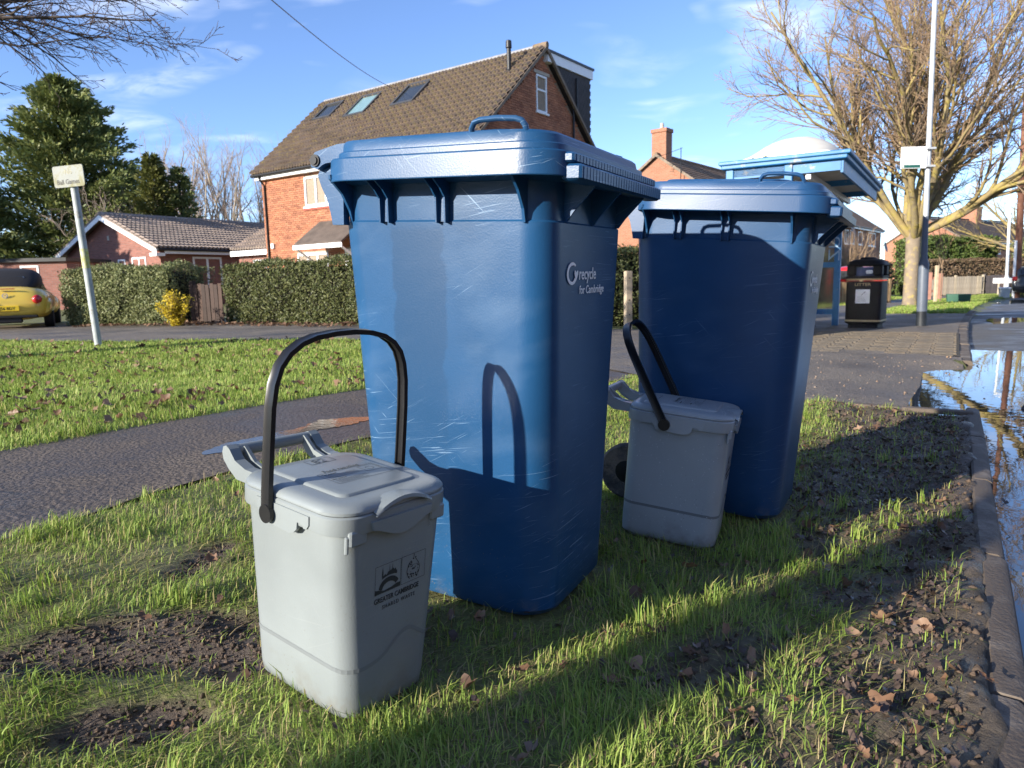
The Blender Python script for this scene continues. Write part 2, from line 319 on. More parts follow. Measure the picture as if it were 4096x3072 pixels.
def strip_mesh(name, A, B, nv, zf, m, lift=.004):
    A = np.array(A, float); B = np.array(B, float); v = np.linspace(0, 1, nv)[None, :, None]
    Pp = A[:, None, :]*(1-v)+B[:, None, :]*v; Z = zf(Pp[..., 0], Pp[..., 1])+lift
    V = np.concatenate([Pp, Z[..., None]], -1); nu = len(A)
    I = (np.arange(nu-1)[:, None]*nv+np.arange(nv-1)[None, :]).ravel(); q = np.stack([I, I+1, I+nv+1, I+nv], 1)
    return tag(obj(name, np_mesh(name, V.reshape(-1, 3), q, np.full(len(q), 4), smooth=True), m), kind='structure')
rng = np.random.default_rng(5)
ss = np.linspace(-4, 6.6, 140)
ed = lambda s, sd: (fbm(s, s*0+sd, 2.2, sd)-.47)*.10
strip_mesh('path', [xy(s, -3.46+ed(s, 1)) for s in ss], [xy(s, -2.27+ed(s, 2)) for s in ss], 12, zg, M_path, .006)
def dens(P, k):
    P = np.array(P, float); t = np.linspace(0, len(P)-1, k); i = np.arange(len(P)); return np.stack([np.interp(t, i, P[:, 0]), np.interp(t, i, P[:, 1])], 1)
na_ = dens(NEAR[1:], 160); fa_ = dens(FAR, 160); fa_[:, 1] += 0.05
strip_mesh('access_road', na_, fa_, 60, zaccess, M_acc, .014)
ss = np.concatenate([np.linspace(-4, 14, 120), np.linspace(14.3, 90, 90)])
strip_mesh('road', [xy(s, Kt(s)-.02) for s in ss], [xy(s, Kt(s)+7.0) for s in ss], 40, zroad, M_road, .004)
ss = np.linspace(9.9, 18.9, 40)
strip_mesh('pavement', [xy(s, Kt(s)-4.5) for s in ss], [xy(s, Kt(s)-.13) for s in ss], 24, zg, M_acc, .004)
ss = np.linspace(8.35, 12.0, 30)
strip_mesh('bus_stop_path', [xy(s, Kt(s)-4.4) for s in ss], [xy(s, Kt(s)-1.62) for s in ss], 16, zg, M_acc, .010)
ss = np.linspace(18.7, 90, 60)
strip_mesh('footway', [xy(s, Kt(s)-4.0) for s in ss], [xy(s, Kt(s)-2.1) for s in ss], 6, zg, M_acc, .004)
# water lying in the gutter and over the dropped kerb
def water_mat():
    m = bpy.data.materials.new('puddle_water'); m.use_nodes = True; n = m.node_tree.nodes; l = m.node_tree.links; p = n['Principled BSDF']
    p.inputs['Base Color'].default_value = (.02, .022, .02, 1); p.inputs['Roughness'].default_value = .015; p.inputs['IOR'].default_value = 1.6; p.inputs['Specular IOR Level'].default_value = .8
    co = n.new('ShaderNodeTexCoord'); ns = n.new('ShaderNodeTexNoise'); ns.inputs['Scale'].default_value = 7; ns.inputs['Detail'].default_value = 2; l.new(co.outputs['Object'], ns.inputs['Vector'])
    bp = n.new('ShaderNodeBump'); bp.inputs['Strength'].default_value = .05; bp.inputs['Distance'].default_value = .01; l.new(ns.outputs['Fac'], bp.inputs['Height']); l.new(bp.outputs[0], p.inputs['Normal']); return m
M_water = water_mat(); WATER = -.098
M_wet = M_water.copy(); M_wet.name = 'thin_water_film'
for q_ in M_wet.node_tree.nodes:
    if q_.type == 'BSDF_PRINCIPLED': q_.inputs['Roughness'].default_value = .09; q_.inputs['Base Color'].default_value = (.045, .038, .032, 1); q_.inputs['IOR'].default_value = 1.45; q_.inputs['Specular IOR Level'].default_value = .5
    if q_.type == 'BUMP': q_.inputs['Strength'].default_value = .06
    if q_.type == 'TEX_NOISE': q_.inputs['Scale'].default_value = 30
me = MB(); me.add([(*xy(-3, Kt(-3)-.06), WATER), (*xy(5.0, .10), WATER), (*xy(5.0, -1.6), WATER), (*xy(9.7, -1.6), WATER), (*xy(9.7, 5.0), WATER), (*xy(-3, 5.0), WATER)], [(0, 1, 2, 3, 4, 5)])
tag(me.build('puddle', M_water), kind='structure')
def blob(name, cx, cy, a, b, rot, z, m, n=110, seed=0):
    pts = []
    for k in range(n):
        th = 2*math.pi*k/n; rr = 1+.5*(float(vn(math.cos(th)*1.7+seed, math.sin(th)*1.7, 1, seed))-.5)*2+.35*(float(vn(math.cos(th)*7+seed, math.sin(th)*7, 1, seed+3))-.5)
        x, y = a*rr*math.cos(th), b*rr*math.sin(th); X_, Y_ = cx+x*math.cos(rot)-y*math.sin(rot), cy+x*math.sin(rot)+y*math.cos(rot)
        pts.append((X_, Y_, z if z is not None else float(zg(X_, Y_))+.012))
    q = MB(); q.add(pts, [tuple(range(n))]); return tag(q.build(name, m), kind='structure')
ss = np.linspace(1.75, 2.75, 160); wv = np.sqrt(np.clip(1-((ss-2.25)/.5)**2, 0, 1))*np.clip(1.9*fbm(ss, ss*0, 5.0, 91)-.25, .05, 1.2); strip_mesh('puddle', [xy(s, -2.60-w0*(.05+.17*float(fbm(s, 3.3, 14, 4)))) for s, w0 in zip(ss, wv)], [xy(s, -2.60+w0*(.03+.14*float(fbm(s, 8.1, 17, 6)))) for s, w0 in zip(ss, wv)], 8, zg, M_wet, .0085)
blob('puddle', *xy(4.98, -.42), .50, .055, -.558, float(zg(*xy(4.98, -.42)))-.006, M_water, seed=5)
blob('puddle', *xy(16.4, .9), 1.4, .3, 1.0, float(zroad(*xy(16.4, .9)))+.012, M_water, seed=8)
blob('puddle', *xy(31.0, 1.75), 2.2, .45, .9, float(zroad(*xy(31.0, 1.75)))+.03, M_water, seed=9)
# kerb stones, one by one
kerb = tag(empty('kerb'), kind='structure')
M_kerb = mat('kerb_concrete', (.20, .17, .14), .8, .25, 9, .25, 90, dirt=(.10, .078, .06), dirt_amt=.7, dirt_scale=5)
random.seed(3); s = -2.0; k = 0
while s < 20:
    ln = .915 if s > 0 else .915
    drop = 0
    if 5.05 < s+ln/2 < 7.7: drop = .075
    x0, y0 = xy(s, float(Kt(s))); x1, y1 = xy(s+ln-.016, float(Kt(s+ln))+random.uniform(-.008, .008))
    z0 = float(zg(x0, y0))-.004+random.uniform(-.007, .007)-drop; z1 = float(zg(x1, y1))-.004+random.uniform(-.007, .007)-drop
    if 4.6 < s+ln < 5.4 and drop == 0: pass
    d = Vector((x1-x0, y1-y0, z1-z0)); b = MB(); Ln = d.length
    kw = .075 if s < 5 else .145; prof = [(-kw, -.22), (-.0, -.22), (0, -.026), (-.006, -.012), (-.022, -.002), (-kw+.009, 0), (-kw, -.008)]
    mt = frame((x0, y0, z0), d, (d.y*-1, d.x, 0))   # local x along, y to the verge
    b.loft([[mt @ Vector((u, -pq[0], pq[1])) for pq in prof] for u in (0, Ln)], True, True)
    b.build('kerb_stone', M_kerb, kerb, 30); s += .915; k += 1
# edge stones where the verge stops at the access road
for i in range(3):
    a = -1.05+i*.40; x0, y0 = xy(5.06, a); x1, y1 = xy(5.06, a+.385); z0 = float(zg(x0, y0))-.0; z1 = float(zg(x1, y1))-.0
    d = Vector((x1-x0, y1-y0, z1-z0)); mt = frame((x0, y0, z0+.01), d, (RD[0], RD[1], 0)); b = MB(); b.bev((0, 0, -.15), (d.length, .07, .0), .006, mt); b.build('edging_stone', M_kerb, kerb)
# block paving at the bus stop
paving = tag(empty('block_paving'), kind='structure')
M_blk = mat('paving_block', (.235, .19, .13), .85, .2, 12, .4, 90, orand=[(.75,.75,.75),(1,1,1),(1.1,1.02,.9),(.85,.84,.85)], dirt=(.09, .075, .055), dirt_amt=.35, dirt_scale=2.5)
M_joint = mat('paving_joint_sand', (.06, .05, .035), .95, .3, 20)
bs, bt = .205, .135; blkm = MB(); blkm.bev((-bs/2, -bt/2, -.05), (bs/2, bt/2, 0), .007); blk_me = blkm.mesh('paving_block'); blk_me.materials.append(M_blk)
nb_ = 0
for i in range(22):
    for j in range(12):
        s = 8.42+i*.143; t = .05-.105-j*.21+(0 if i % 2 else -.03)
        if t < -1.63: continue
        x0, y0 = xy(s, t); o = obj('paving_block', blk_me, None, paving); o.location = (x0, y0, float(zg(x0, y0))+.016+random.uniform(-.003, .003))
        o.rotation_euler = (random.uniform(-.012, .012), random.uniform(-.012, .012), math.atan2(QD[1], QD[0])+random.uniform(-.01, .01)); nb_ += 1
ss = np.linspace(8.34, 11.55, 12); b_ = strip_mesh('joint_bed', [xy(s, -1.65) for s in ss], [xy(s, .07) for s in ss], 6, zg, M_joint, .006); b_.parent = paving; del b_['kind']
print('blocks', nb_)
# ------------------------------------------------------------------ wheelie bins
def plastic(name, base, rough=.36, scratch=1.0, seed=0, light=(.30,.46,.66), stain=False):
    m = bpy.data.materials.new(name); m.use_nodes = True; t = m.node_tree; n = t.nodes; l = t.links; p = n['Principled BSDF']
    p.inputs['Roughness'].default_value = rough; p.inputs['Specular IOR Level'].default_value = .36; co = n.new('ShaderNodeTexCoord')
    def noise(scale, rot=(0,0,0), sc3=(1,1,1), detail=4, loc=(0,0,0), dist=0):
        mr_ = n.new('ShaderNodeMapping'); mr_.inputs['Rotation'].default_value = rot; l.new(co.outputs['Object'], mr_.inputs[0]); mpp = n.new('ShaderNodeMapping'); mpp.inputs['Scale'].default_value = sc3; mpp.inputs['Location'].default_value = loc; l.new(mr_.outputs[0], mpp.inputs[0])
        q = n.new('ShaderNodeTexNoise'); q.inputs['Scale'].default_value = scale; q.inputs['Detail'].default_value = detail; q.inputs['Distortion'].default_value = dist; l.new(mpp.outputs[0], q.inputs['Vector']); return q.outputs['Fac']
    def rng_(v, a, b, c=0, d=1):
        q = n.new('ShaderNodeMapRange'); q.inputs[1].default_value = a; q.inputs[2].default_value = b; q.inputs[3].default_value = c; q.inputs[4].default_value = d; l.new(v, q.inputs[0]); return q.outputs[0]
    def mul(a, b):
        q = n.new('ShaderNodeMath'); q.operation = 'MULTIPLY'
        for i, v in enumerate((a, b)):
            if isinstance(v, float): q.inputs[i].default_value = v
            else: l.new(v, q.inputs[i])
        return q.outputs[0]
    def mx(a, b):
        q = n.new('ShaderNodeMath'); q.operation = 'MAXIMUM'; l.new(a, q.inputs[0]); l.new(b, q.inputs[1]); return q.outputs[0]
    b = Vector(base)
    body = noise(3, detail=6, loc=(seed, 0, 0)); c = n.new('ShaderNodeMixRGB'); l.new(rng_(body, .35, .65), c.inputs[0]); c.inputs[1].default_value = (*(b*.88), 1); c.inputs[2].default_value = (*(b*1.12), 1); out = c.outputs[0]
    if scratch:
        # thin scratches in three directions, and scuffed hazy patches
        s1 = rng_(noise(1, (0, .18, 0), (6, 6, 300), 2, (seed, 3, 0), .8), .67, .70)
        s2 = rng_(noise(1, (0, -.75, 0), (8, 8, 240), 2, (3, seed, 0), .7), .70, .74)
        s3 = rng_(noise(1, (0, .52, 0), (9, 9, 380), 2, (seed, 1, 5), .9), .685, .72)
        msk = rng_(noise(3.2, detail=3, loc=(seed, 8, 2)), .47, .60)
        sc1 = mul(mx(mx(s1, s2), s3), msk); haze = mul(rng_(noise(5, (0, .3, 0), (1, 1, 2.4), 7, (2, seed, 1)), .50, .85), .10)
        fac = mul(mx(mul(sc1, .48), haze), float(scratch))
        q = n.new('ShaderNodeMixRGB'); l.new(fac, q.inputs[0]); l.new(out, q.inputs[1]); q.inputs[2].default_value = (*light, 1); out = q.outputs[0]
        l.new(rng_(haze, 0, .25, rough-.05, rough+.14), p.inputs['Roughness'])
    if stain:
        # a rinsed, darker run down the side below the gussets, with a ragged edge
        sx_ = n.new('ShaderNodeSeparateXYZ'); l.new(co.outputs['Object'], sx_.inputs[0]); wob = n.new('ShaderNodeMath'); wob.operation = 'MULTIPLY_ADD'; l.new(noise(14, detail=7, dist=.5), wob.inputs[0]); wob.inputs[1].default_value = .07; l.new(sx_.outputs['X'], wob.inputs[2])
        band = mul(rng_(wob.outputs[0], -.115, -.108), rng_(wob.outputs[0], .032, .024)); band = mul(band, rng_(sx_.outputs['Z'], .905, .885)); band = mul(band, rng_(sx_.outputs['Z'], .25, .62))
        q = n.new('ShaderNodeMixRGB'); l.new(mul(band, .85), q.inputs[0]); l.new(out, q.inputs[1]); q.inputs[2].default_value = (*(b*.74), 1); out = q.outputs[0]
    # grime speckle and splashes near the ground
    sp = n.new('ShaderNodeTexVoronoi'); sp.inputs['Scale'].default_value = 75; l.new(co.outputs['Object'], sp.inputs['Vector'])
    spk = rng_(sp.outputs['Distance'], .16, .10); sz = n.new('ShaderNodeSeparateXYZ'); l.new(co.outputs['Object'], sz.inputs[0])
    low = rng_(sz.outputs['Z'], .32, .02, .0, 1.0); g = mul(mul(spk, low), rng_(noise(9, loc=(seed, 1, 1)), .42, .6)); g2 = mul(rng_(noise(22, detail=8), .5, .66), rng_(sz.outputs['Z'], .07, .0))
    q = n.new('ShaderNodeMixRGB'); l.new(mul(mx(g, g2), .55), q.inputs[0]); l.new(out, q.inputs[1]); q.inputs[2].default_value = (.16, .14, .11, 1); out = q.outputs[0]
    l.new(out, p.inputs['Base Color'])
    bp = n.new('ShaderNodeBump'); bp.inputs['Strength'].default_value = .12; bp.inputs['Distance'].default_value = .002; l.new(noise(260, detail=2), bp.inputs['Height']); l.new(bp.outputs[0], p.inputs['Normal']); return m
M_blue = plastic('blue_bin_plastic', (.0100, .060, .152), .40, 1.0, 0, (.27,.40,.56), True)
M_rim = plastic('blue_bin_rim_plastic', (.0105, .058, .146), .42, 1.0, 4, (.30, .42, .56))
M_blue2 = plastic('navy_bin_plastic', (.0125, .057, .145), .40, .5, 9)
M_rim2 = plastic('navy_bin_rim_plastic', (.0125, .056, .145), .42, .7, 13, (.32, .42, .56))
M_black = mat('black_plastic', (.010, .010, .011), .32, .2, 20)
M_rubber = mat('grey_rubber', (.05, .048, .045), .85, .3, 30, .3, 120, dirt=(.16, .13, .10), dirt_amt=.5, dirt_scale=12)
M_white = mat('white_print', (.93, .95, .96), .5, .1, 60)
def body_dim(z):
    k = (z-.03)/(.985-.03); return .494+(.556-.494)*k, .402+(.480-.402)*k, -.002+(-.033)*k
def wheelie_bin(mw, label, mb, mr, rot=0):
    root = empty('wheelie_bin', mw=mw); tag(root, label, 'bin', 'blue wheelie bins on the grass verge')
    b = MB(); D0, W0, c0 = body_dim(.03)
    rings = [rrect(D0-.07, W0-.07, .07, c0, .010, 8), rrect(D0-.02, W0-.02, .085, c0, .014, 8)]
    for z in (.03, .12, .3, .5, .7, .885): d, w_, c = body_dim(z); rings.append(rrect(d, w_, .085-.02*z, c, z, 8))
    d, w_, c = body_dim(.907); rings.append(rrect(d, w_, .068, c, .905, 8)); rings.append(rrect(d-.007, w_-.007, .066, c, .909, 8))
    d, w_, c = body_dim(.985); rings.append(rrect(d-.007, w_-.007, .066, c, .995, 8))
    b.loft(rings, True, True); b.build('body', mb, root, 35)
    Dr, Wr = .590, .640
    b = MB(); rr = [(d-.012, w_-.012, .06, c, .986), (Dr-.020, Wr-.020, .075, 0, 1.004), (Dr-.012, Wr-.012, .08, 0, .988), (Dr-.002, Wr-.002, .085, 0, .988), (Dr, Wr, .086, 0, .990), (Dr-.004, Wr-.004, .084, 0, 1.034), (Dr-.008, Wr-.008, .082, 0, 1.037), (Dr-.05, Wr-.05, .07, 0, 1.037)]
    b.loft([rrect(a, e, r0, cc, z, 8) for a, e, r0, cc, z in rr], False, True); b.build('rim', mr, root, 28)
    # lifting comb along the front of the rim
    b = MB(); b.bev((.280, -.265, 1.014), (.305, .262, 1.0335), .004); b.bev((.278, -.262, .980), (.320, .268, 1.012), .005)
    random.seed(7)
    for i in range(31):
        y = -.252+i*.0167; b.bev((.303, y, 1.016), (.3065, y+.0145, 1.031), .0008); b.bev((.318, y+.002, .984), (.3215, y+.0165, 1.008), .0008)
    b.build('lifting_comb', mr, root, 40)
    # lid
    b = MB(); lr = [(Dr-.040, Wr-.040, .076, 0, 1.0372), (Dr-.032, Wr-.032, .078, 0, 1.0395), (Dr-.033, Wr-.033, .078, 0, 1.0500), (Dr-.037, Wr-.037, .077, 0, 1.0520), (Dr-.052, Wr-.048, .074, -.002, 1.0535), (Dr-.058, Wr-.052, .072, -.004, 1.0700), (Dr-.070, Wr-.060, .068, -.006, 1.0760), (Dr-.090, Wr-.078, .065, -.010, 1.0780), (Dr-.15, Wr-.13, .06, -.022, 1.0815), (Dr-.19, Wr-.17, .055, -.028, 1.083), (Dr-.205, Wr-.185, .05, -.03, 1.090), (Dr-.33, Wr-.31, .04, -.05, 1.0935)]
    b.loft([rrect(a, e, r0, cc, z, 8) for a, e, r0, cc, z in lr], True, True)
    lid = b.build('lid', mr, root, 28)
    for sy in (-1, 1):
        b = MB(); y = sy*.292
        pth = [(.088, y*.955, 1.066), (.090, y*.97, 1.084), (.097, y*.978, 1.094), (.110, y*.98, 1.0985), (.150, y*.982, 1.0995), (.190, y*.98, 1.0965), (.203, y*.978, 1.0925), (.210, y*.97, 1.083), (.214, y*.955, 1.062)]
        b.tube(pth, .0058, 8, True, flat=1.25); b.tube([(.085, y*.96, 1.070), (.10, y*.975, 1.0735), (.2, y*.975, 1.0685), (.217, y*.96, 1.0635)], .0045, 6)
        b.build('lid_handle', mr, lid, 50)
    # hinge ears, pins and rear handle bar
    for sy in (-1, 1):
        y = sy*.255; b = MB()
        b.prism([(-.20, 1.058), (-.20, 1.077), (-.27, 1.074), (-.335, 1.060), (-.352, 1.044), (-.347, 1.027), (-.330, 1.021), (-.316, 1.030), (-.305, 1.034), (-.285, 1.036)], y-.016, y+.016, 'y')
        b.build('hinge_ear', mr, lid)
        b = MB(); b.cyl((-.334, y-.020, 1.041), (-.334, y+.020, 1.041), .0135, n=20); b.cyl((-.334, y-.0235, 1.041), (-.334, y+.0235, 1.041), .009, n=16); b.build('hinge_pin', M_black, root, 40)
        b = MB(); b.prism([(-.27, 1.034), (-.338, 1.022), (-.345, 1.010), (-.335, .985), (-.318, .955), (-.309, .925), (-.303, .898), (-.27, .898)], y-.010+(-.012*sy), y+.010+(-.012*sy), 'y'); b.build('hinge_bracket', mr, root)
    b = MB(); b.cyl((-.334, -.235, 1.041), (-.334, .235, 1.041), .0115, n=14); b.build('rear_handle', mr, root, 40)
    # stiffening gussets under the rim
    for sy in (-1, 1):
        for x in (-.155, -.005):
            b = MB(); yb = .236
            prof = [(sy*(Wr/2-.012), 1.004), (sy*(Wr/2-.014), .994), (sy*(yb+.036), .972), (sy*(yb+.019), .955), (sy*(yb+.016), .903), (sy*(yb-.01), .900), (sy*(yb-.01), 1.004)]
            b.prism(prof, x-.013, x-.0095, 'x'); b.prism(prof, x+.0095, x+.013, 'x'); b.box((x-.011, min(sy*(yb-.01), sy*(yb+.006)), .905), (x+.011, max(sy*(yb-.01), sy*(yb+.006)), 1.003)); b.build('gusset', mb, root)
        for x, yb in ((.190, .228), (-.262, .222)):
            b = MB(); b.prism([(sy*(Wr/2-.012), 1.004), (sy*(Wr/2-.014), .994), (sy*(yb+.045), .965), (sy*(yb+.020), .930), (sy*(yb+.012), .903), (sy*(yb-.03), .903), (sy*(yb-.03), 1.004)], x-.003, x+.003, 'x'); b.build('gusset', mb, root)
    for y in (-.150, .005, .172):
        b = MB(); b.prism([(.310, .992), (.310, .982), (.262, .930), (.246, .908), (.23, .908), (.23, .992)], y-.003, y+.003, 'y'); b.build('gusset', mb, root)
    # wheels
    b = MB(); b.cyl((-.262, -.20, .098), (-.262, .20, .098), .011, n=12); b.build('axle', mat('axle_steel', (.30, .30, .30), .4, metal=1), root, 40)
    for sy in (-1, 1):
        b = MB(); mt = Matrix.Translation((-.262, sy*.222, .098)) @ Matrix.Rotation(R(90), 4, 'X')
        b.lathe([(.072, -.019), (.090, -.021), (.098, -.013), (.098, .013), (.090, .021), (.072, .019)], 28, mt); wh = b.build('wheel', M_rubber, root, 40)
        b = MB(); b.lathe([(.02, -.022), (.071, -.014), (.071, .014), (.02, .022)], 20, mt); b.build('hub', M_black, wh, 40)
    # white print: ring with an arrow heart, then two lines of text
    X = .2462
    b = MB(); cy_, cz, n_ = -.1125, .800, 26; pts = []
    for k in range(n_+1):
        a = R(50+(325-50)*k/n_); ro = .0245; ri = .0175 if k > 2 else .0195
        if k > n_-4: ri = .0175-(k-n_+4)*.0006
        pts.append(((math.cos(a)*ro*1.18, math.sin(a)*ro), (math.cos(a)*ri*1.18, math.sin(a)*ri)))
    for k in range(n_): b.add([(X, cy_+q[0], cz+q[1]) for q in (pts[k][0], pts[k+1][0], pts[k+1][1], pts[k][1])], [(0, 1, 2, 3)])
    heart = [(0, -.0135), (.006, -.006), (.0105, .001), (.0105, .006), (.0075, .0088), (.004, .008), (0, .0045), (-.004, .008), (-.0075, .0088), (-.0105, .006), (-.0105, .001), (-.006, -.006)]
    b.add([(X, cy_+.023+q[0], cz-.002+q[1]) for q in heart], [tuple(range(len(heart)))])
    b.build('printed_emblem', M_white, root)
    put_text('printed_text', 'recycle', .0385, frame((X, -.074, .7865), (0, 1, 0), (0, 0, 1)), M_white, root, sx=.90, bold=.0002, spacing=1.03)
    put_text('printed_text', 'for Cambridge', .0265, frame((X, -.069, .7545), (0, 1, 0), (0, 0, 1)), M_white, root, sx=.93, bold=.0001, spacing=1.05)
    return root
BIN1 = tilted(-.0614, 1.8071, .0283, -.4888, .0421, .0358); BIN2 = tilted(.730, 2.500, .010, -.5179, .0747, .0417)
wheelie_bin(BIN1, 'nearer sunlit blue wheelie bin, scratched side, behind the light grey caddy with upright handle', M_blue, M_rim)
wheelie_bin(BIN2, 'farther navy blue wheelie bin, shaded, standing before the blue bus shelter', M_blue2, M_rim2)
# ------------------------------------------------------------------ food caddies
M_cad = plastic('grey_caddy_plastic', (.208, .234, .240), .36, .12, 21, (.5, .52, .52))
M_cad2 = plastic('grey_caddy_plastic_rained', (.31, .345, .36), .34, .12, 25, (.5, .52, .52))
M_groove_shade = mat('caddy_groove_shade', (.16, .18, .187), .6, .05); M_ink = mat('caddy_ink', (.022, .026, .032), .5, .1); M_ink2 = mat('worn_lid_ink', (.09, .10, .105), .5, .2, 40); M_drop = mat('droplet', (.55, .57, .58), .08, .05)
def cdim(z): k = ((z+.028)/1.0753-.01)/(.36-.01); return .289+(.297-.289)*k, .207+(.262-.207)*k
def caddy(mw, label, handle_back, mc, drops=False):
    root = empty('food_caddy', mw=mw); tag(root, label, 'caddy', 'grey food waste caddies beside the wheelie bins')
    b = MB(); rings = [rrect(.24, .16, .03, 0, .006, 6)]
    cd0 = lambda z: cdim(z-.028*(1-z/.372))
    for z in (.012, .022): d, w_ = cd0(z); rings.append(rrect(d-(.02 if z < .02 else .004), w_-(.02 if z < .02 else .004), .040, 0, z, 6))
    for z in (.04, .12, .2, .28, .372): d, w_ = cd0(z); rings.append(rrect(d, w_, .042, 0, z, 6))
    b.loft([[(x, y, z-.028*(1-z/.372)) for x, y, z in r0] for r0 in rings], True, True); b.build('body', mc, root, 35)
    # rim skirt with the pivot bosses, clips and the notch
    b = MB(); d, w_ = cdim(.372); D, W = .312, .286
    rr = [(d-.004, w_-.004, .042, .366), (D-.012, W-.012, .05, .366), (D-.008, W-.008, .052, .353), (D-.002, W-.002, .054, .353), (D, W, .055, .357), (D, W, .055, .384), (D-.006, W-.006, .053, .387), (D-.05, W-.05, .04, .387)]
    b.loft([rrect(a, e, r0, 0, z, 6) for a, e, r0, z in rr], False, True)
    for sy in (-1, 1):
        yo = sy*(W/2-.006); y1, y2 = sorted((yo, yo+sy*.0085))
        b.prism([(-.075, .362), (-.066, .350), (-.058, .338), (.022, .334), (.036, .338), (.045, .347), (.046, .360), (.062, .360), (.064, .353), (.072, .354), (.078, .362), (.078, .378), (-.075, .378)], y1, y2, 'y')
    b.build('rim', mc, root, 35)
    for sy in (-1, 1):
        b = MB(); b.bev((.143, sy*.098-.019, .334), (.1545, sy*.098+.019, .362), .003); b.bev((.143, sy*.098-.019 if sy > 0 else sy*.098-.024, .322), (.150, (sy*.098-.012) if sy > 0 else sy*.098-.017, .354), .002); b.build('clip', mc, root)
    # lid
    b = MB(); lr = [(D-.008, W-.008, .055, .3875), (D-.002, W-.002, .057, .389), (D-.002, W-.002, .057, .394), (D-.012, W-.012, .054, .400), (D-.030, W-.030, .048, .4035), (D-.07, W-.05, .035, .405)]
    b.loft([rrect(a, e, r0, 0, z, 6) for a, e, r0, z in lr], True, True)
    lid = b.build('lid', mc, root, 40)
    b = MB(); b.loft([rrect(a, e, r0, -.006, z, 5) for a, e, r0, z in [(.220, .190, .018, .4045), (.214, .184, .017, .4085), (.206, .176, .014, .4095)]], False, True); b.build('lid_panel', mc, lid, 40)
    # half-moon finger grip on the lid and the lip below it
    b = MB(); n_ = 14; up, lo = [], []
    for k in range(n_+1):
        u = -1+2*k/n_; y = u*.068; h = (1-u*u)
        up.append([(.118+.012*(1-h), y, .4035), (.148, y, .3915+.0165*h), (.164, y*1.0, .386+.021*h), (.1655, y, .3815+.019*h), (.150, y, .384+.013*h)])
    b.loft(up, False, False, closed=False); b.build('finger_grip', mc, lid, 60)
    b = MB(); poly = [(-.074, .372)] + [(-.07+.14*k/16, .356-.021*math.sin(math.pi*k/16)**1.5) for k in range(17)] + [(.074, .372)]
    b.prism(poly, .150, .1615, 'x'); b.build('front_lip', mc, root)
    # carrying handle: a ribbed black strap on two round pivots
    piv = Vector((-.035, 0, .358)); hm = Matrix.Translation(piv) @ Matrix.Rotation(-handle_back, 4, 'Y') @ Matrix.Translation(-piv)
    pm = [(-.1505, .345), (-.1500, .40), (-.1475, .48), (-.1445, .55), (-.139, .590), (-.128, .622), (-.110, .645), (-.085, .662), (-.055, .672), (-.012, .678), (.030, .680), (.072, .677), (.105, .669), (.130, .655), (.148, .635), (.158, .610), (.164, .575), (.166, .52), (.165, .43), (.163, .345)]
    tw = lambda y: -.035+(.012 if not drops else .0)*((y+.15)/.315)
    if drops: pm = [(y if y < .1 else y*.94, z) for y, z in pm]
    b = MB(); b.sweep([hm @ Vector((tw(y), y, z)) for y, z in pm], [(-.0115, -.0050), (-.0115, .0045), (-.0075, .0050), (-.006, .0008), (.006, .0008), (.0075, .0050), (.0115, .0045), (.0115, -.0050), (.0065, -.0034), (-.0065, -.0034)], (1, 0, 0))
    hd = b.build('carry_handle', M_black, root, 40)
    for y, sy in ((-.1515, -1), (.1515 if drops else .160, 1)):
        b = MB(); x = tw(y); b.cyl((x, y-.004, .356), (x, y+.004, .356), .0172, n=28); b.cyl((x, y-sy*.0, .356), (x, y-sy*.013, .356), .012, n=18); b.build('pivot', M_black, hd, 40)
    # grab handle at the back
    for sy in (-1, 1):
        b = MB(); y = sy*.098; b.prism([(-.135, .372), (-.135, .3985), (-.170, .399), (-.205, .409), (-.224, .428), (-.236, .434), (-.246, .430), (-.250, .418), (-.246, .404), (-.228, .388), (-.200, .372)], y-.011, y+.011, 'y'); b.build('grab_arm', mc, root)
        b = MB(); y = sy*.072; b.prism([(-.150, .376), (-.150, .396), (-.188, .404), (-.224, .430), (-.243, .424), (-.216, .394), (-.19, .380)], y-.004, y+.004, 'y'); b.build('grab_strut', mc, root)
    b = MB(); b.tube([(-.236, -.09, .420), (-.236, .09, .420)], .0125, 14); b.build('grab_bar', mc, root, 50)
    # wavy groove round the body: raised band, recess shade painted as darker grey
    b = MB(); per = rrect(1, 1, .14, 0, 0, 6)
    def groove_z(x, y, D_, W_):
        if x > D_*.42: u = y/(W_/2); return .094+.040*math.exp(-((u-.28)/.40)**2) - .004
        return .092
    d0, w0 = cdim(.1); ring = []
    base_ = rrect(d0, w0, .042, 0, 0, 6); dense = []
    for i in range(len(base_)):
        p0 = base_[i]; p1 = base_[(i+1) % len(base_)]; L0 = math.dist(p0, p1); k = max(1, int(L0/.008))
        for j in range(k): dense.append((p0[0]+(p1[0]-p0[0])*j/k, p0[1]+(p1[1]-p0[1])*j/k))
    for dz in (-.0042, .0042):
        rg = []
        for x, y in dense:
            z = groove_z(x, y, d0, w0)+dz; dd, ww = cdim(z); sx_, sy_ = (dd+.0012)/d0, (ww+.0012)/w0; rg.append((x*sx_, y*sy_, z))
        ring.append(rg)
    b.loft(ring); b.build('groove_shade_band', M_groove_shade, root)
    # printed logo on the front
    X = lambda z: cdim(z)[0]/2+.0006
    b = MB()
    def quad(y0, y1, z0, z1): b.add([(X(z0), y0, z0), (X(z0), y1, z0), (X(z1), y1, z1), (X(z1), y0, z1)], [(0, 1, 2, 3)])
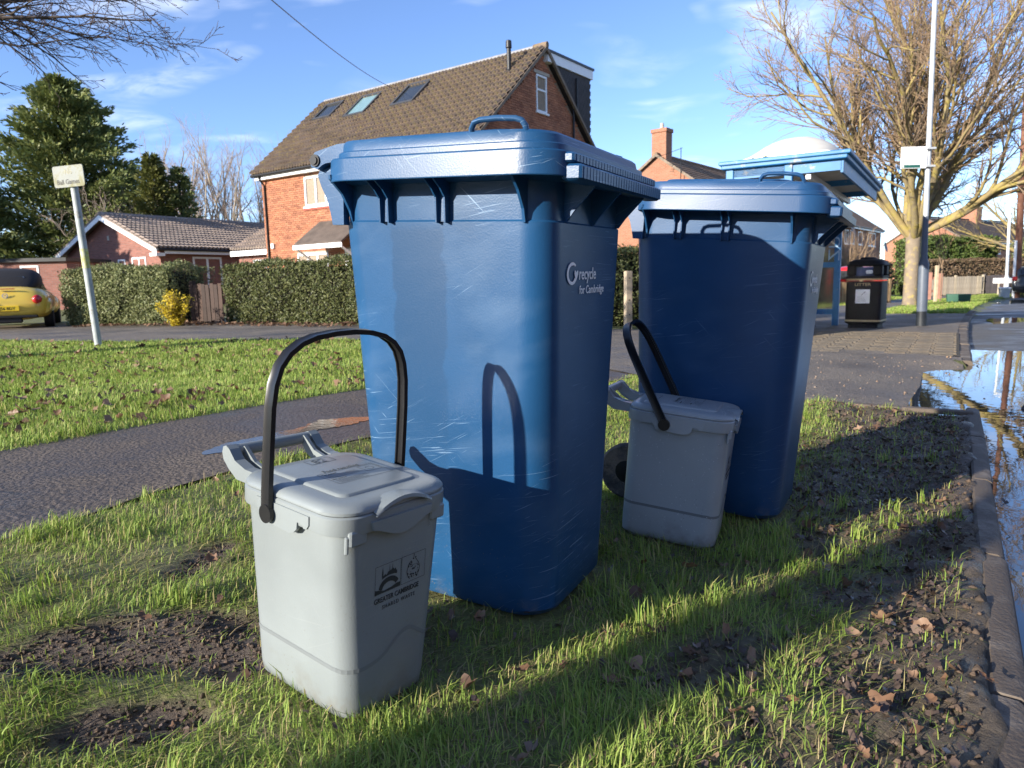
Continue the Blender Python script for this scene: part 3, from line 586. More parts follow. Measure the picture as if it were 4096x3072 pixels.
    def line(y0, z0, y1, z1, w_=.0005):
        d = Vector((y1-y0, z1-z0)).normalized()*w_; n_ = Vector((-d.y, d.x))
        b.add([(X(z0+n_.y), y0+n_.x, z0+n_.y), (X(z1+n_.y), y1+n_.x, z1+n_.y), (X(z1-n_.y), y1-n_.x, z1-n_.y), (X(z0-n_.y), y0-n_.x, z0-n_.y)], [(0, 1, 2, 3)])
    def poly(pts): b.add([(X(z), y, z) for y, z in pts], [tuple(range(len(pts)))])
    for y0, y1 in ((-.052, .0105), (.0125, .074)):
        for a in ((y0, .224, y1, .224), (y0, .278, y1, .278), (y0, .224, y0, .278), (y1, .224, y1, .278)): line(*a, w_=.00035)
    # bridge with the chapel skyline
    arc = lambda r0, z0, a0, a1, n_: [(-.018+math.cos(R(a0+(a1-a0)*k/n_))*r0*1.25, z0+math.sin(R(a0+(a1-a0)*k/n_))*r0) for k in range(n_+1)]
    o1, i1 = arc(.020, .2315, 20, 178, 12), arc(.0135, .2285, 20, 178, 12)
    for k in range(12): poly([o1[k], o1[k+1], i1[k+1], i1[k]])
    poly([(-.052, .2245), (.010, .2245), (.010, .2325), (.0, .2325), (-.012, .229), (-.03, .2275), (-.052, .2335)])
    sky_ = [(-.036, .2505), (-.036, .262), (-.0345, .274), (-.033, .262), (-.033, .256), (-.028, .259), (-.025, .2565), (-.021, .262), (-.0185, .262), (-.0178, .2765), (-.0165, .262), (-.0140, .263), (-.0115, .2655), (-.0108, .2765), (-.0098, .266), (-.006, .262), (-.003, .264), (-.001, .259), (.001, .2585), (.001, .2515), (-.006, .2535), (-.018, .2545), (-.028, .253)]
    poly(sky_)
    # coat of arms, a tall shield of small pieces
    random.seed(11)
    for k in range(46):
        u = random.random(); z = .229+u*.040; wv = .0175*math.sin(math.pi*min(1, max(.08, u*.86+.1)))**.6; y = .0433+random.uniform(-1, 1)*wv; a = random.uniform(.0009, .0022)
        poly([(y-a, z), (y, z-a*1.1), (y+a, z), (y, z+a*1.1)])
    for sy in (-1, 1):
        ysh = lambda k: .0433+sy*.0165*math.sin(math.pi*(.18+.7*k/8)); [line(ysh(k), .229+k*.0045, ysh(k+1), .229+(k+1)*.0045, .0006) for k in range(8)]
    line(.0433, .270, .0445, .2755, .0006); line(.0445, .2755, .0425, .2770, .0006)
    b.build('printed_logo', M_ink, root)
    put_text('printed_text', 'GREATER CAMBRIDGE', .0140, frame((X(.206), -.0530, .2065), (0, 1, 0), (0, 0, 1)), M_ink, root, sx=.80, bold=.00025, ext=.0002)
    put_text('printed_text', 'SHARED WASTE', .0108, frame((X(.19), -.0330, .1915), (0, 1, 0), (0, 0, 1)), M_ink, root, sx=.88, spacing=1.28, ext=.0002)
    # lid: instruction panel
    zt = .4100; b = MB()
    def ql(x0, y0, x1, y1, w_=.0005):
        d = Vector((x1-x0, y1-y0)).normalized()*w_; n_ = Vector((-d.y, d.x)); b.add([(x0+n_.x, y0+n_.y, zt), (x1+n_.x, y1+n_.y, zt), (x1-n_.x, y1-n_.y, zt), (x0-n_.x, y0-n_.y, zt)], [(0, 1, 2, 3)])
    for x0, x1, y0, y1 in ((-.022, .046, -.052, .080), (-.016, .018, .040, .076), (-.110, -.083, -.017, .043)):
        for a in ((x0, y0, x1, y0), (x0, y1, x1, y1), (x0, y0, x0, y1), (x1, y0, x1, y1)): ql(*a, w_=.0006 if x0 > -.1 else .0009)
    random.seed(5)
    for k, x in enumerate((-.0055, -.0005, .0045, .0095, .0255, .0305, .0355, .0405)): ql(x, -.046, x, random.uniform(.012, .034), .0006)
    for k in range(5): a = 2*math.pi*k/5; ql(.001+math.cos(a)*.009, .058+math.sin(a)*.009, .001+math.cos(a+1)*.009, .058+math.sin(a+1)*.009, .0009)
    b.build('printed_panel', M_ink2, lid)
    fr = lambda x, y: frame((x, y, zt), (0, 1, 0), (-1, 0, 0))
    put_text('printed_text', 'Food recycling', .0165, fr(-.0250, -.032), M_ink2, lid, bold=.0002, sx=.88, ext=.0002)
    put_text('printed_text', 'Yes please', .0078, fr(-.0110, -.047), M_ink2, lid, bold=.0, ext=.0002); put_text('printed_text', 'No thanks', .0078, fr(.0200, -.047), M_ink2, lid, bold=.0, ext=.0002)
    if not drops: put_text('house_number', '82', .030, fr(-.0865, -.006), M_ink2, lid, sx=1.05, ext=.0002)
    if drops:
        b = MB(); random.seed(4)
        for k in range(330):
            r0 = random.uniform(.0006, .0016); q = random.random()
            if q < .45: x = random.uniform(-.13, .13); z = random.uniform(.03, .33); c = Vector((x, -cdim(z)[1]/2, z)); nv = Vector((0, -1, .07))
            else: c = Vector((random.uniform(-.12, .13), random.uniform(-.12, .12), .4052)); nv = Vector((0, 0, 1)); c.z = .4096 if abs(c.x+.006) < .10 and abs(c.y) < .085 else .4050
            mt = frame(c, nv.orthogonal(), nv.cross(nv.orthogonal())); b.loft([[mt @ Vector((math.cos(i*1.0472)*r0*q_, math.sin(i*1.0472)*r0*q_, h*r0)) for i in range(6)] for q_, h in ((1, 0), (.8, .4), (.35, .65))], False, True)
        tag(b.build('raindrops', M_drop, root, 60), kind='stuff')
    return root
CAD1 = tilted(-.345, 1.294, .060, -.6559, .0829, .0229) @ Matrix.Scale(.963, 4); CAD2 = tilted(.496, 2.165, .015, -.4052, .1015, .0192) @ Matrix.Scale(.995, 4)
caddy(CAD1, 'light grey food caddy numbered 82 with its black handle upright, nearest the camera', 0.0, M_cad)
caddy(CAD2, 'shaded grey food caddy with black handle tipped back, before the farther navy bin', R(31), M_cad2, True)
# ------------------------------------------------------------------ houses
M_brick = mat('red_brick', (.36, .155, .088), .85, .18, 3, .3, 90, orand=[(.72,.66,.62),(1,1,1),(1.15,1.12,1.02),(.86,.80,.78),(1.08,1.0,.9),(.62,.55,.55)])
M_mortar = mat('mortar', (.28, .225, .17), .95, .15, 12)
M_tile = mat('brown_roof_tile', (.145, .108, .084), .85, .25, 2.2, .5, 40, orand=[(.8,.8,.8),(1,1,1),(1.15,1.1,1.0),(.9,.86,.8)], dirt=(.26, .20, .075), dirt_amt=.22, dirt_scale=9)
M_tile2 = mat('grey_roof_tile', (.27, .215, .18), .85, .2, 2.2, .4, 40, orand=[(.85,.85,.85),(1,1,1),(1.12,1.1,1.06)])
M_upvc = mat('white_upvc', (.78, .79, .80), .4, .04, 5)
M_glass = mat('window_glass', (.03, .035, .04), .06, .1, 2, spec=.9)
M_blind = mat('window_blind', (.42, .43, .44), .6, .1, 3)
M_dark = mat('black_gutter', (.012, .012, .013), .45, .2, 8)
M_lead = mat('lead_flashing', (.22, .225, .235), .6, .2, 6)
M_wood = mat('weathered_board', (.20, .155, .115), .85, .25, 6, .3, 60)
M_stone = mat('concrete_lintel', (.40, .36, .30), .85, .12, 10)
M_slate = mat('dark_hung_tile', (.030, .024, .026), .7, .2, 8, orand=[(.8,.8,.8),(1.2,1.2,1.2)])
def brickmat(name, c1, c2, mortar, sc_=1.0):
    m = bpy.data.materials.new(name); m.use_nodes = True; n = m.node_tree.nodes; l = m.node_tree.links; p = n['Principled BSDF']; p.inputs['Roughness'].default_value = .88
    uv = n.new('ShaderNodeUVMap'); bt_ = n.new('ShaderNodeTexBrick'); l.new(uv.outputs[0], bt_.inputs['Vector']); bt_.inputs['Scale'].default_value = 1; bt_.inputs['Brick Width'].default_value = .225*sc_; bt_.inputs['Row Height'].default_value = .075*sc_; bt_.inputs['Mortar Size'].default_value = .007
    bt_.inputs['Color1'].default_value = (*c1, 1); bt_.inputs['Color2'].default_value = (*c2, 1); bt_.inputs['Mortar'].default_value = (*mortar, 1); l.new(bt_.outputs[0], p.inputs['Base Color'])
    bp = n.new('ShaderNodeBump'); bp.inputs['Strength'].default_value = .5; bp.inputs['Distance'].default_value = .01; bp.invert = True; l.new(bt_.outputs['Fac'], bp.inputs['Height']); l.new(bp.outputs[0], p.inputs['Normal']); return m
M_bt1 = brickmat('terrace_brick', (.27, .105, .055), (.34, .15, .085), (.27, .21, .16)); M_bt2 = brickmat('bungalow_brick', (.20, .075, .055), (.28, .11, .08), (.20, .15, .13)); M_bt3 = brickmat('far_brick', (.30, .115, .065), (.35, .15, .085), (.27, .21, .16)); M_bt4 = brickmat('dark_brick', (.20, .085, .06), (.25, .105, .07), (.2, .15, .12))
def uvbox(o):
    """box-project UVs in metres, so brick courses have their real size"""
    me = o.data; ul = me.uv_layers.new(name='UVMap')
    for p in me.polygons:
        nrm = p.normal
        for li in p.loop_indices:
            c = me.vertices[me.loops[li].vertex_index].co
            if abs(nrm.z) > .7: uv = (c.x, c.y)
            elif abs(nrm.x) > abs(nrm.y): uv = (c.y, c.z)
            else: uv = (c.x, c.z)
            ul.data[li].uv = uv
    return o
def hframe(x, y, yaw): return Matrix.Translation((x, y, 0)) @ Matrix.Rotation(yaw, 4, 'Z')
def window(parent, mt, w_, h, fr=.07, cols=2, top=.0, sill=True, pane_m=None, name='window'):
    """mt: x across, y up, z out of the wall; origin at lower left corner"""
    f = MB(); 
    for a, b_ in (((0, 0, -.06), (w_, fr, .02)), ((0, h-fr, -.06), (w_, h, .02)), ((0, fr, -.06), (fr, h-fr, .02)), ((w_-fr, fr, -.06), (w_, h-fr, .02))): f.box(a, b_, mt)
    cw = (w_-2*fr)/cols
    for c in range(1, cols): f.box((fr+c*cw-fr*.6, fr, -.055), (fr+c*cw+fr*.6, h-fr, .016), mt)
    if top: f.box((fr, h*(1-top)-fr*.5, -.052), (w_-fr, h*(1-top)+fr*.5, .013), mt)
    wo_ = f.build(name, M_upvc, parent)
    for c in range(cols):
        spans = [(fr, h-fr)] if not top else [(fr, h*(1-top)-fr*.5), (h*(1-top)+fr*.5, h-fr)]
        for z0, z1 in spans:
            g = MB(); g.box((fr+c*cw+(.0 if c == 0 else fr*.6), z0, -.035), (fr+(c+1)*cw-(0 if c == cols-1 else fr*.6), z1, -.030), mt); g.build('pane', pane_m or M_glass, wo_)
    if sill: s_ = MB(); s_.box((-.06, -.06, -.05), (w_+.06, 0, .07), mt); s_.build('sill', M_upvc, wo_)
    return wo_
def make_tile(wid, ln, m, rolls=2):
    """one interlocking tile: x across, y up the slope, z out; two rolls, thick lower edge"""
    b = MB(); prof = []
    n = rolls*7
    for k in range(n+1):
        u = k/n; ph = (u*rolls) % 1.0; prof.append((u*wid, .075*max(0, math.sin(math.pi*min(1, ph/.72)))**.7 if ph < .72 else 0))
    r = [[(x, 0, z-.02) for x, z in prof], [(x, 0, z+.055) for x, z in prof], [(x, ln, z-.005) for x, z in prof]]
    b.loft(r, closed=False); me = b.mesh('roof_tile', 40); me.materials.append(m); return me
def tile_roof(parent, mt, width, length, tw, tl, m, skip, score, limit=300, rolls=2):
    """mt: x along the eaves, y up the slope from the eaves, z out. 'limit' tiles as parts, the others in one stuff part"""
    me = make_tile(tw, tl*1.12, m, rolls); nx = int(round(width/tw)); ny = int(round(length/tl)); cells = []
    for j in range(ny):
        for i in range(nx):
            x, y = i*tw, j*tl
            if any(a < x+tw*.6 and x+tw*.4 < b_ and c < y+tl*.6 and y+tl*.4 < d for a, b_, c, d in skip): continue
            cells.append((x, y))
    cells.sort(key=lambda c: -score(c[0], c[1])); rnd = random.Random(2); rest = MB()
    for k, (x, y) in enumerate(cells):
        z = .03+rnd.uniform(-.004, .004); tm = mt @ Matrix.Translation((x, y, z)) @ Matrix.Rotation(rnd.uniform(-.012, .012), 4, 'Z')
        if k < limit: o = obj('roof_tile', me, None, parent); o.matrix_local = tm
        else:
            rest.cur = rnd.random(); rest.add([tm @ v.co for v in me.vertices], [tuple(p.vertices) for p in me.polygons])
    if rest.v: tag(rest.build('roof_tiling', m, parent, 40), kind='stuff')
def brick_wall(parent, mt, width, hfun, z0, openings, m, score, limit, allb):
    """running bond; mt: x along the wall, y up, z out"""
    bw, bh, j = .225, .075, .010; rnd = random.Random(9); row = 0; z = z0
    while z < 9:
        off = -bw/2 if row % 2 else 0; x = off; anyb = False
        while x < width:
            a, b_ = max(0, x+j/2), min(width, x+bw-j/2); top = z+bh-j
            if b_-a > .04 and hfun(a) > top and hfun(b_) > top:
                anyb = True; blocked = False
                for (p, q, r0, s0) in openings:
                    if a < q and b_ > p and z < s0 and top > r0:
                        if a < p-.04 and b_ <= q: b_ = p
                        elif b_ > q+.04 and a >= p: a = q
                        else: blocked = True
                if not blocked and b_-a > .03: allb.append((score(a, z), mt, a, b_, z, top, rnd.uniform(0, .006), rnd.random(), parent))
            x += bw
        row += 1; z += bh
        if not anyb and row > 3: break
def lay_bricks(parent, allb, m, limit=300):
    allb.sort(key=lambda q: -q[0]); rest = MB(); full = MB(); full.box((0, 0, -.03), (.215, .065, .012)); fme = full.mesh('brick'); fme.materials.append(m); cnt = 0
    for q in allb:
        _, mt, a, b_, z0, z1, dz, rd, par = q
        if cnt < limit and abs(b_-a-.215) < .002: o = obj('brick', fme, None, parent); o.matrix_local = mt @ Matrix.Translation((a, z0, dz)); cnt += 1
        else: rest.cur = rd; rest.box((a, z0, -.03), (b_, z1, .012+dz), mt)
    tag(rest.build('brickwork', m, parent), kind='stuff')
# ---- the big brick house with roof windows
H1 = empty('brick_house', mw=hframe(-7.475, 30.795, -.638)); tag(H1, 'tall orange brick house with three roof windows and black dormer behind the nearer bin', 'house')
L1, HW, ZR, ZE = 11.0, 3.706, 8.297, 5.0; WY = HW-.27; sl1 = math.hypot(HW, ZR-ZE); ang = math.atan2(ZR-ZE, HW)
b = MB(); zw = lambda v: ZR-(abs(v))*(ZR-ZE)/HW-.10
b.prism([(-WY+.025, -.2), (WY-.025, -.2), (WY-.025, zw(WY)), (0, zw(0)), (-WY+.025, zw(WY))], .225, L1-.225, 'x'); b.build('wall', M_mortar, H1)
allb = []
mt = frame((.2, -WY, 0), (1, 0, 0), (0, 0, 1)); opF = [(2.53, 4.30, 3.62, 4.66), (1.89, 3.64, .9, 1.96), (6.3, 8.1, 3.62, 4.66), (6.0, 8.2, .9, 2.0), (4.5, 5.4, 0, 2.05)]
brick_wall(H1, mt, L1-.4, lambda x: ZE+.12, 0, opF, M_brick, lambda x, z: -abs(x-1.4)*.6-abs(z-3.6) + 5, 300, allb)
mt2 = frame((L1-.2, -WY, 0), (0, 1, 0), (0, 0, 1)); opG = [(WY-.37, WY+.25, 6.24, 7.43)]
brick_wall(H1, mt2, 2*WY, lambda x: zw(x-WY)-.02, 3.0, opG, M_brick, lambda x, z: -abs(x-WY)*.8-abs(z-6.6)+3.2, 300, allb)
lay_bricks(H1, allb, M_brick)
for (p, q, r0, s0) in opF[:4]:
    window(H1, frame((.2+p, -WY-.0, r0), (1, 0, 0), (0, 0, 1)), q-p, s0-r0, cols=3, top=.0)
    if r0 < 2: b = MB(); b.box((.2+p-.1, -WY-.012, s0), (.2+q+.1, -WY+.05, s0+.1)); b.build('lintel', M_stone, H1)
    else: b = MB(); b.box((.2+p-.08, -WY-.06, r0-.13), (.2+q+.08, -WY+.02, r0-.062)); b.build('tile_sill', mat('red_sill', (.30, .07, .045), .7), H1)
b = MB(); b.box((4.72, -WY-.01, 0), (5.58, -WY+.04, 2.04)); b.build('door', M_upvc, H1)
g = window(H1, frame((L1-.2, -.36, 6.25), (0, 1, 0), (0, 0, 1)), .61, 1.16, .06, 1, .40, pane_m=M_blind); b = MB(); b.box((L1-.21, -.5, 7.43), (L1-.17, .40, 7.53)); b.build('lintel', M_stone, H1)
# roof
rm = frame((.0, -HW-.05, ZE-.04), (1, 0, 0), (0, HW, ZR-ZE)); vel = [(.72, 1.78, .52, 1.62), (2.86, 3.98, .58, 2.0), (5.34, 6.46, .58, 1.98)]
skip = [(a, b_, sl1-d, sl1-c) for a, b_, c, d in vel]
tile_roof(H1, rm, L1, sl1, .314, .305, M_tile, skip, lambda x, y: x*.5+y, 300)
b = MB()
for sy in (-1, 1): b.add([(0, sy*(HW+.02), ZE-.03), (L1, sy*(HW+.02), ZE-.03), (L1, 0, ZR-.01), (0, 0, ZR-.01)], [(0, 1, 2, 3)])
roof = b.build('roof', M_tile, H1)
b = MB(); b.tube([(-.02, 0, ZR+.02), (L1*.96, 0, ZR+.02)], .085, 8, flat=.8); b.build('ridge', M_lead, roof, 50)
b = MB(); b.tube([(L1*.955, 0, ZR+.03), (L1+.03, 0, ZR+.03)], .11, 8, flat=.8); b.build('ridge_tile', M_tile, roof, 50)
for sy in (-1, 1):
    for u in (-.02, L1-.06): b = MB(); b.prism([(sy*(HW+.03), ZE-.10), (sy*(HW+.03), ZE+.01), (0, ZR+.01), (0, ZR-.12)], u, u+.08, 'x'); b.build('verge_board', M_wood, roof)
b = MB(); b.box((.05, -HW+.05, ZE-.22), (L1-.05, -HW+.075, ZE-.05)); b.build('fascia', M_upvc, roof); b = MB(); b.box((.06, -HW+.076, ZE-.215), (L1-.06, -WY, ZE-.18)); b.build('soffit', M_upvc, roof)
b = MB(); b.tube([(-.02, -HW-.02, ZE-.06), (L1, -HW-.02, ZE-.06)], .062, 10); b.build('gutter', M_dark, roof, 50)
b = MB(); b.tube([(.42, -HW-.02, ZE-.1), (.42, -HW+.05, ZE-.25), (.42, -WY-.06, ZE-.42), (.42, -WY-.06, 0)], .038, 8); b.build('downpipe', M_dark, H1, 50)
b = MB(); b.tube([(L1-.13, 1.84, 6.75), (L1-.13, 1.84, .2)], .04, 8); b.build('downpipe', M_dark, H1, 50)
M_velux = mat('roof_window_frame', (.055, .056, .06), .5, .1)
for i, (a, b_, c, d) in enumerate(vel):
    vm = rm @ Matrix.Translation((a, sl1-d, .05)); w_, h = b_-a, d-c; f = MB()
    for p0, p1 in (((0, 0, -.05), (w_, .11, .09)), ((0, h-.11, -.05), (w_, h, .10)), ((0, .11, -.05), (.09, h-.11, .09)), ((w_-.09, .11, -.05), (w_, h-.11, .09))): f.box(p0, p1, vm)
    o = f.build('roof_window', M_velux, roof); p = MB(); p.box((.09, .11, -.02), (w_-.09, h-.11, .045), vm); p.build('pane', mat('painted_sky_glass', (.16, .26, .28), .12, .1, spec=.9) if i == 1 else M_glass, o)  # middle pane: sky reflection painted in as a paler teal base colour
    p = MB(); p.box((-.05, -.14, -.03), (w_+.05, 0, .0), vm); p.build('flashing', M_lead, o)
zb = ZR-1.41*math.sin(ang); yb = -1.41*0-(ZR-zb)*HW/(ZR-ZE)
yb = -1.41*math.cos(ang)
b = MB(); b.tube([(10.25, yb, zb-.1), (10.25, yb, zb+.75), (10.25, yb, zb+.78), (10.25, yb, zb+.98), (10.25, yb, zb+1.0)], [.072, .072, .10, .092, .07], 14); b.tube([(10.25, yb, zb-.1), (10.25, yb, zb+.12)], [.16, .08], 12); b.build('flue', M_dark, roof, 40)
# rear dormer with hung tiles and white fascia
b = MB(); b.prism([(.22, zw(.22)+.08), (2.92, zw(2.92)+.08), (2.92, 8.06), (.22, 8.06)], .8, L1-.10, 'x'); dm = b.build('dormer', M_slate, H1)
b = MB()
for k in range(19):
    z0 = 5.55+k*.125
    for i in range(16):
        y = .12+i*.178+(.089 if k % 2 else 0)
        if y > 2.86 or zw(y)+.02 > z0: continue
        b.cur = random.random(); mtt = Matrix.Translation((L1-.10, y, z0)) @ Matrix.Rotation(R(5), 4, 'Y'); b.box((-.012, 0, 0), (.012, min(.172, 2.94-y), .15), mtt)
tag(b.build('hung_tiling', M_slate, dm), kind='stuff')
b = MB(); b.box((.7, .12, 7.86), (L1-.03, 3.02, 8.16)); b.build('fascia', M_upvc, dm); b = MB(); b.box((.66, .05, 8.162), (L1+.0, 3.08, 8.24)); b.build('flat_roof', M_dark, dm)
b = MB(); b.tube([(L1-.06, 1.95, 7.7), (L1-.06, 1.95, 6.5)], .035, 8); b.build('downpipe', M_dark, dm, 50)
# porch and the wall light
b = MB(); b.add([(3.45, -WY-1.15, 2.16), (5.9, -WY-1.15, 2.16), (5.9, -WY, 2.98), (3.45, -WY, 2.98), (3.45, -WY-1.15, 2.24), (5.9, -WY-1.15, 2.24), (5.9, -WY, 3.06), (3.45, -WY, 3.06)], [(0, 3, 2, 1), (4, 5, 6, 7), (0, 1, 5, 4), (1, 2, 6, 5), (3, 0, 4, 7)]); po = b.build('porch_roof', mat('porch_tile', (.10, .078, .064), .85, .25, 3, .4, 30), H1)
b = MB(); b.box((3.40, -WY-1.19, 2.03), (5.95, -WY-1.155, 2.18)); b.build('fascia', M_upvc, po)
for u in (3.5, 5.85): b = MB(); b.tube([(u, -WY-1.1, 2.05), (u, -WY, 1.4)], .04, 6); b.build('bracket', M_upvc, po)
b = MB(); b.bev((.60, -WY-.10, 2.22), (.76, -WY-.012, 2.42), .02); b.build('wall_lamp', M_upvc, H1)
# low brick wing on the left of the house, joined to it
b = MB(); b.prism([(-WY+.6, -.2), (WY, -.2), (WY, 2.3), (-WY+.6, 2.3)], -2.6, .2, 'x'); o = uvbox(b.build('side_wing', M_bt2, H1))
b = MB(); wm = frame((-2.75, -WY+.35, 2.28), (1, 0, 0), (0, 1, .55))
tile_roof(H1, wm, 2.9, 2.2, .36, .33, M_tile2, [], lambda x, y: 0, 0)
b = MB(); b.box((-2.75, -WY+.30, 2.06), (.2, -WY+.34, 2.26)); b.build('fascia', M_upvc, H1); window(H1, frame((-1.6, -WY+.60, .9), (1, 0, 0), (0, 0, 1)), .9, 1.0)
b = MB(); b.tube([(-.1, -WY+.25, 2.2), (.15, -WY+.35, 1.9), (.15, -WY+.45, 0)], .04, 8); b.build('downpipe', M_dark, H1, 50)
# ---- bungalow with white bargeboards
BG = empty('bungalow', mw=hframe(-18.194, 32.397, 1.001)); tag(BG, 'low red brick bungalow with white bargeboards and grey tiled roof behind the left hedge', 'house')
Lb, hb, zrb, zeb = 9.4, 4.154, 4.13, 2.473; wyb = hb-.35; slb = math.hypot(hb, zrb-zeb)
b = MB(); zz_ = lambda v: zrb-abs(v)*(zrb-zeb)/hb-.07
b.prism([(-wyb, -.3), (wyb, -.3), (wyb, zz_(wyb)), (0, zz_(0)), (-wyb, zz_(wyb))], .35, Lb, 'x'); uvbox(b.build('wall', M_bt2, BG))
for sy in (-1, 1): b = MB(); b.add([(0, sy*hb, zeb), (Lb, sy*hb, zeb), (Lb, 0, zrb), (0, 0, zrb), (0, sy*hb, zeb-.03), (Lb, sy*hb, zeb-.03), (Lb, 0, zrb-.03), (0, 0, zrb-.03)], [(0, 1, 2, 3), (4, 5, 6, 7), (0, 1, 5, 4), (0, 3, 7, 4)]); b.build('roof', M_tile2, BG)
tile_roof(BG, frame((0, -hb-.04, zeb+.0), (1, 0, 0), (0, hb, zrb-zeb)), Lb, slb, .39, .345, M_tile2, [], lambda x, y: -x, 300)
b = MB(); b.tube([(-.02, 0, zrb+.03), (Lb, 0, zrb+.03)], .11, 8, flat=.8); b.build('ridge', M_tile2, BG, 50)
for sy in (-1, 1):
    b = MB(); b.prism([(sy*(hb+.02), zeb-.22), (sy*(hb+.02), zeb-.02), (0, zrb-.02), (0, zrb-.24)], -.035, .0, 'x'); b.build('bargeboard', M_upvc, BG)
    b = MB(); b.prism([(sy*(hb+.02), zeb-.02), (sy*(hb+.02), zeb+.05), (0, zrb+.07), (0, zrb-.02)], -.04, .05, 'x'); b.build('verge', M_tile2, BG)
    b = MB(); b.box((-.035, min(sy*hb, sy*(hb-.5)), zeb-.30), (.36, max(sy*hb, sy*(hb-.5)), zeb-.17)); b.build('box_end', M_upvc, BG)
b = MB(); b.box((.36, -hb-.01, zeb-.20), (Lb, -hb+.02, zeb-.02)); b.build('fascia', M_upvc, BG); b = MB(); b.tube([(0, -hb-.07, zeb-.03), (Lb, -hb-.07, zeb-.03)], .055, 8); b.build('gutter', M_dark, BG, 50)
window(BG, frame((1.84, -wyb-.0, .82), (1, 0, 0), (0, 0, 1)), 1.45, 1.36, .09, 2, .0)
for v0, v1, z0, z1 in ((.53, 1.11, 1.5, 2.14), (1.65, 2.72, 1.3, 2.19)): window(BG, frame((.35, -v0, z0), (0, -1, 0), (0, 0, 1)), v1-v0, z1-z0, .07, 1 if v1 < 1.2 else 2, .0)
b = MB(); b.box((.335, .02, 3.02), (.36, .18, 3.22)); b.build('air_brick', M_stone, BG)
# ---- flat roofed garage
GA = empty('flat_roofed_garage', mw=hframe(-24.3, 29.0, 0.0)); tag(GA, 'flat roofed brick outbuilding with white window behind the yellow car', 'outbuilding')
b = MB(); b.box((0, 0, -.3), (6.5, 3, 1.98)); uvbox(b.build('wall', M_bt2, GA)); b = MB(); b.box((-.15, -.18, 1.985), (6.6, 3.1, 2.13)); b.build('flat_roof', M_dark, GA)
window(GA, frame((4.62, 0, .68), (1, 0, 0), (0, 0, 1)), .74, 1.16, .07, 1, .36)
# ---- terrace beyond the bus shelter
def simple_house(name, label, fr, Lh, hw, zr, ze, mb, mroof, wins, chim, ov=.25, zb=-1.5, dishes=()):
    rt = empty(name, mw=hframe(*fr)); tag(rt, label, 'house'); wy = hw-ov; zz = lambda v: zr-abs(v)*(zr-ze)/hw-.08
    b = MB(); b.prism([(-wy, zb), (wy, zb), (wy, zz(wy)), (0, zz(0)), (-wy, zz(wy))], .2, Lh-.2, 'x'); uvbox(b.build('wall', mb, rt))
    for sy in (-1, 1):
        b = MB(); q = frame((0, sy*(hw+.03), ze-.03), (1, 0, 0), (0, -sy*hw, zr-ze)); sl = math.hypot(hw, zr-ze); n_ = int(sl/.33)
        for k in range(n_): b.add([q @ Vector(v) for v in ((0, k*.33, .0), (Lh, k*.33, 0), (Lh, k*.33, .045*(-sy if sy > 0 else 1)), (0, k*.33, .045*(-sy if sy > 0 else 1)), (Lh, k*.33+.345, .005*(-sy if sy > 0 else 1)), (0, k*.33+.345, .005*(-sy if sy > 0 else 1)))], [(0, 1, 2, 3), (3, 2, 4, 5)])
        b.build('roof', mroof, rt)
        for u in (-.03, Lh-.05): b = MB(); b.prism([(sy*(hw+.03), ze-.12), (sy*(hw+.03), ze+.03), (0, zr+.05), (0, zr-.12)], u, u+.08, 'x'); b.build('verge_board', M_wood, rt)
    b = MB(); b.tube([(0, 0, zr+.03), (Lh, 0, zr+.03)], .1, 6); b.build('ridge', mroof, rt)
    b = MB(); b.box((.1, -hw+.02, ze-.25), (Lh-.1, -hw+.05, ze-.06)); b.build('fascia', M_upvc, rt); b = MB(); b.tube([(0, -hw-.04, ze-.06), (Lh, -hw-.04, ze-.06)], .06, 6); b.build('gutter', M_dark, rt)
    for (u, z, w_, h, c) in wins: window(rt, frame((u, -wy, z), (1, 0, 0), (0, 0, 1)), w_, h, .09, c)
    for (u, v, cw, chh) in chim:
        b = MB(); b.box((u-cw/2, v-cw*.6, zr-1), (u+cw/2, v+cw*.6, zr+chh-.2)); b.box((u-cw/2-.05, v-cw*.6-.05, zr+chh-.2), (u+cw/2+.05, v+cw*.6+.05, zr+chh)); ch_ = uvbox(b.build('chimney', mb, rt)); b = MB(); b.lathe([(.12, zr+chh), (.10, zr+chh+.35)], 12, None, (u, v)); b.build('chimney_pot', M_stone, ch_)
    for (u, z, r0) in dishes:
        b = MB(); mt = frame((u, -wy-.42, z), (1, 0, 0), (0, .25, 1)); b.lathe([(.02, -.02), (r0*.6, .02), (r0, .09), (r0*.98, .10), (r0*.58, .035), (.02, 0)], 16, mt); b.tube([(u, -wy, z-.25), (u, -wy-.40, z-.05)], .02, 6); b.build('satellite_dish', mat('dish_grey', (.12, .12, .125), .5), rt, 40)
    return rt
wins = []
for u0 in (2, 8.5, 15, 21.3): wins += [(u0, 3.2, 1.7, 1.15, 2), (u0+3.2, 3.2, 1.1, 1.15, 2), (u0, .4, 1.7, 1.3, 2)]
wins += [(26.1, 3.25, 1.35, 1.1, 1), (28.75, 3.25, 1.45, 1.12, 1), (32.3, 3.22, 2.8, 1.2, 2), (32.3, .4, 2.2, 1.3, 2)]
TR = simple_house('brick_terrace', 'long brick terrace with one chimney and satellite dishes seen past the bus shelter', (8.439, 41.724, .89), 37.4, 4.34, 7.755, 4.74, M_bt1, mat('terrace_tile', (.20, .125, .08), .9, .2, 1.5), wins, [(.75, 0, .75, 1.45)], dishes=((25.0, 4.3, .5), (37.1, 3.2, .5)))
b = MB(); b.tube([(12.5, -1.0, 6.9), (12.5, -1.0, 8.0)], .14, 10); b.tube([(12.5, -1.0, 7.95), (12.5, -1.0, 8.15)], .2, 10); b.build('flue', M_dark, TR)
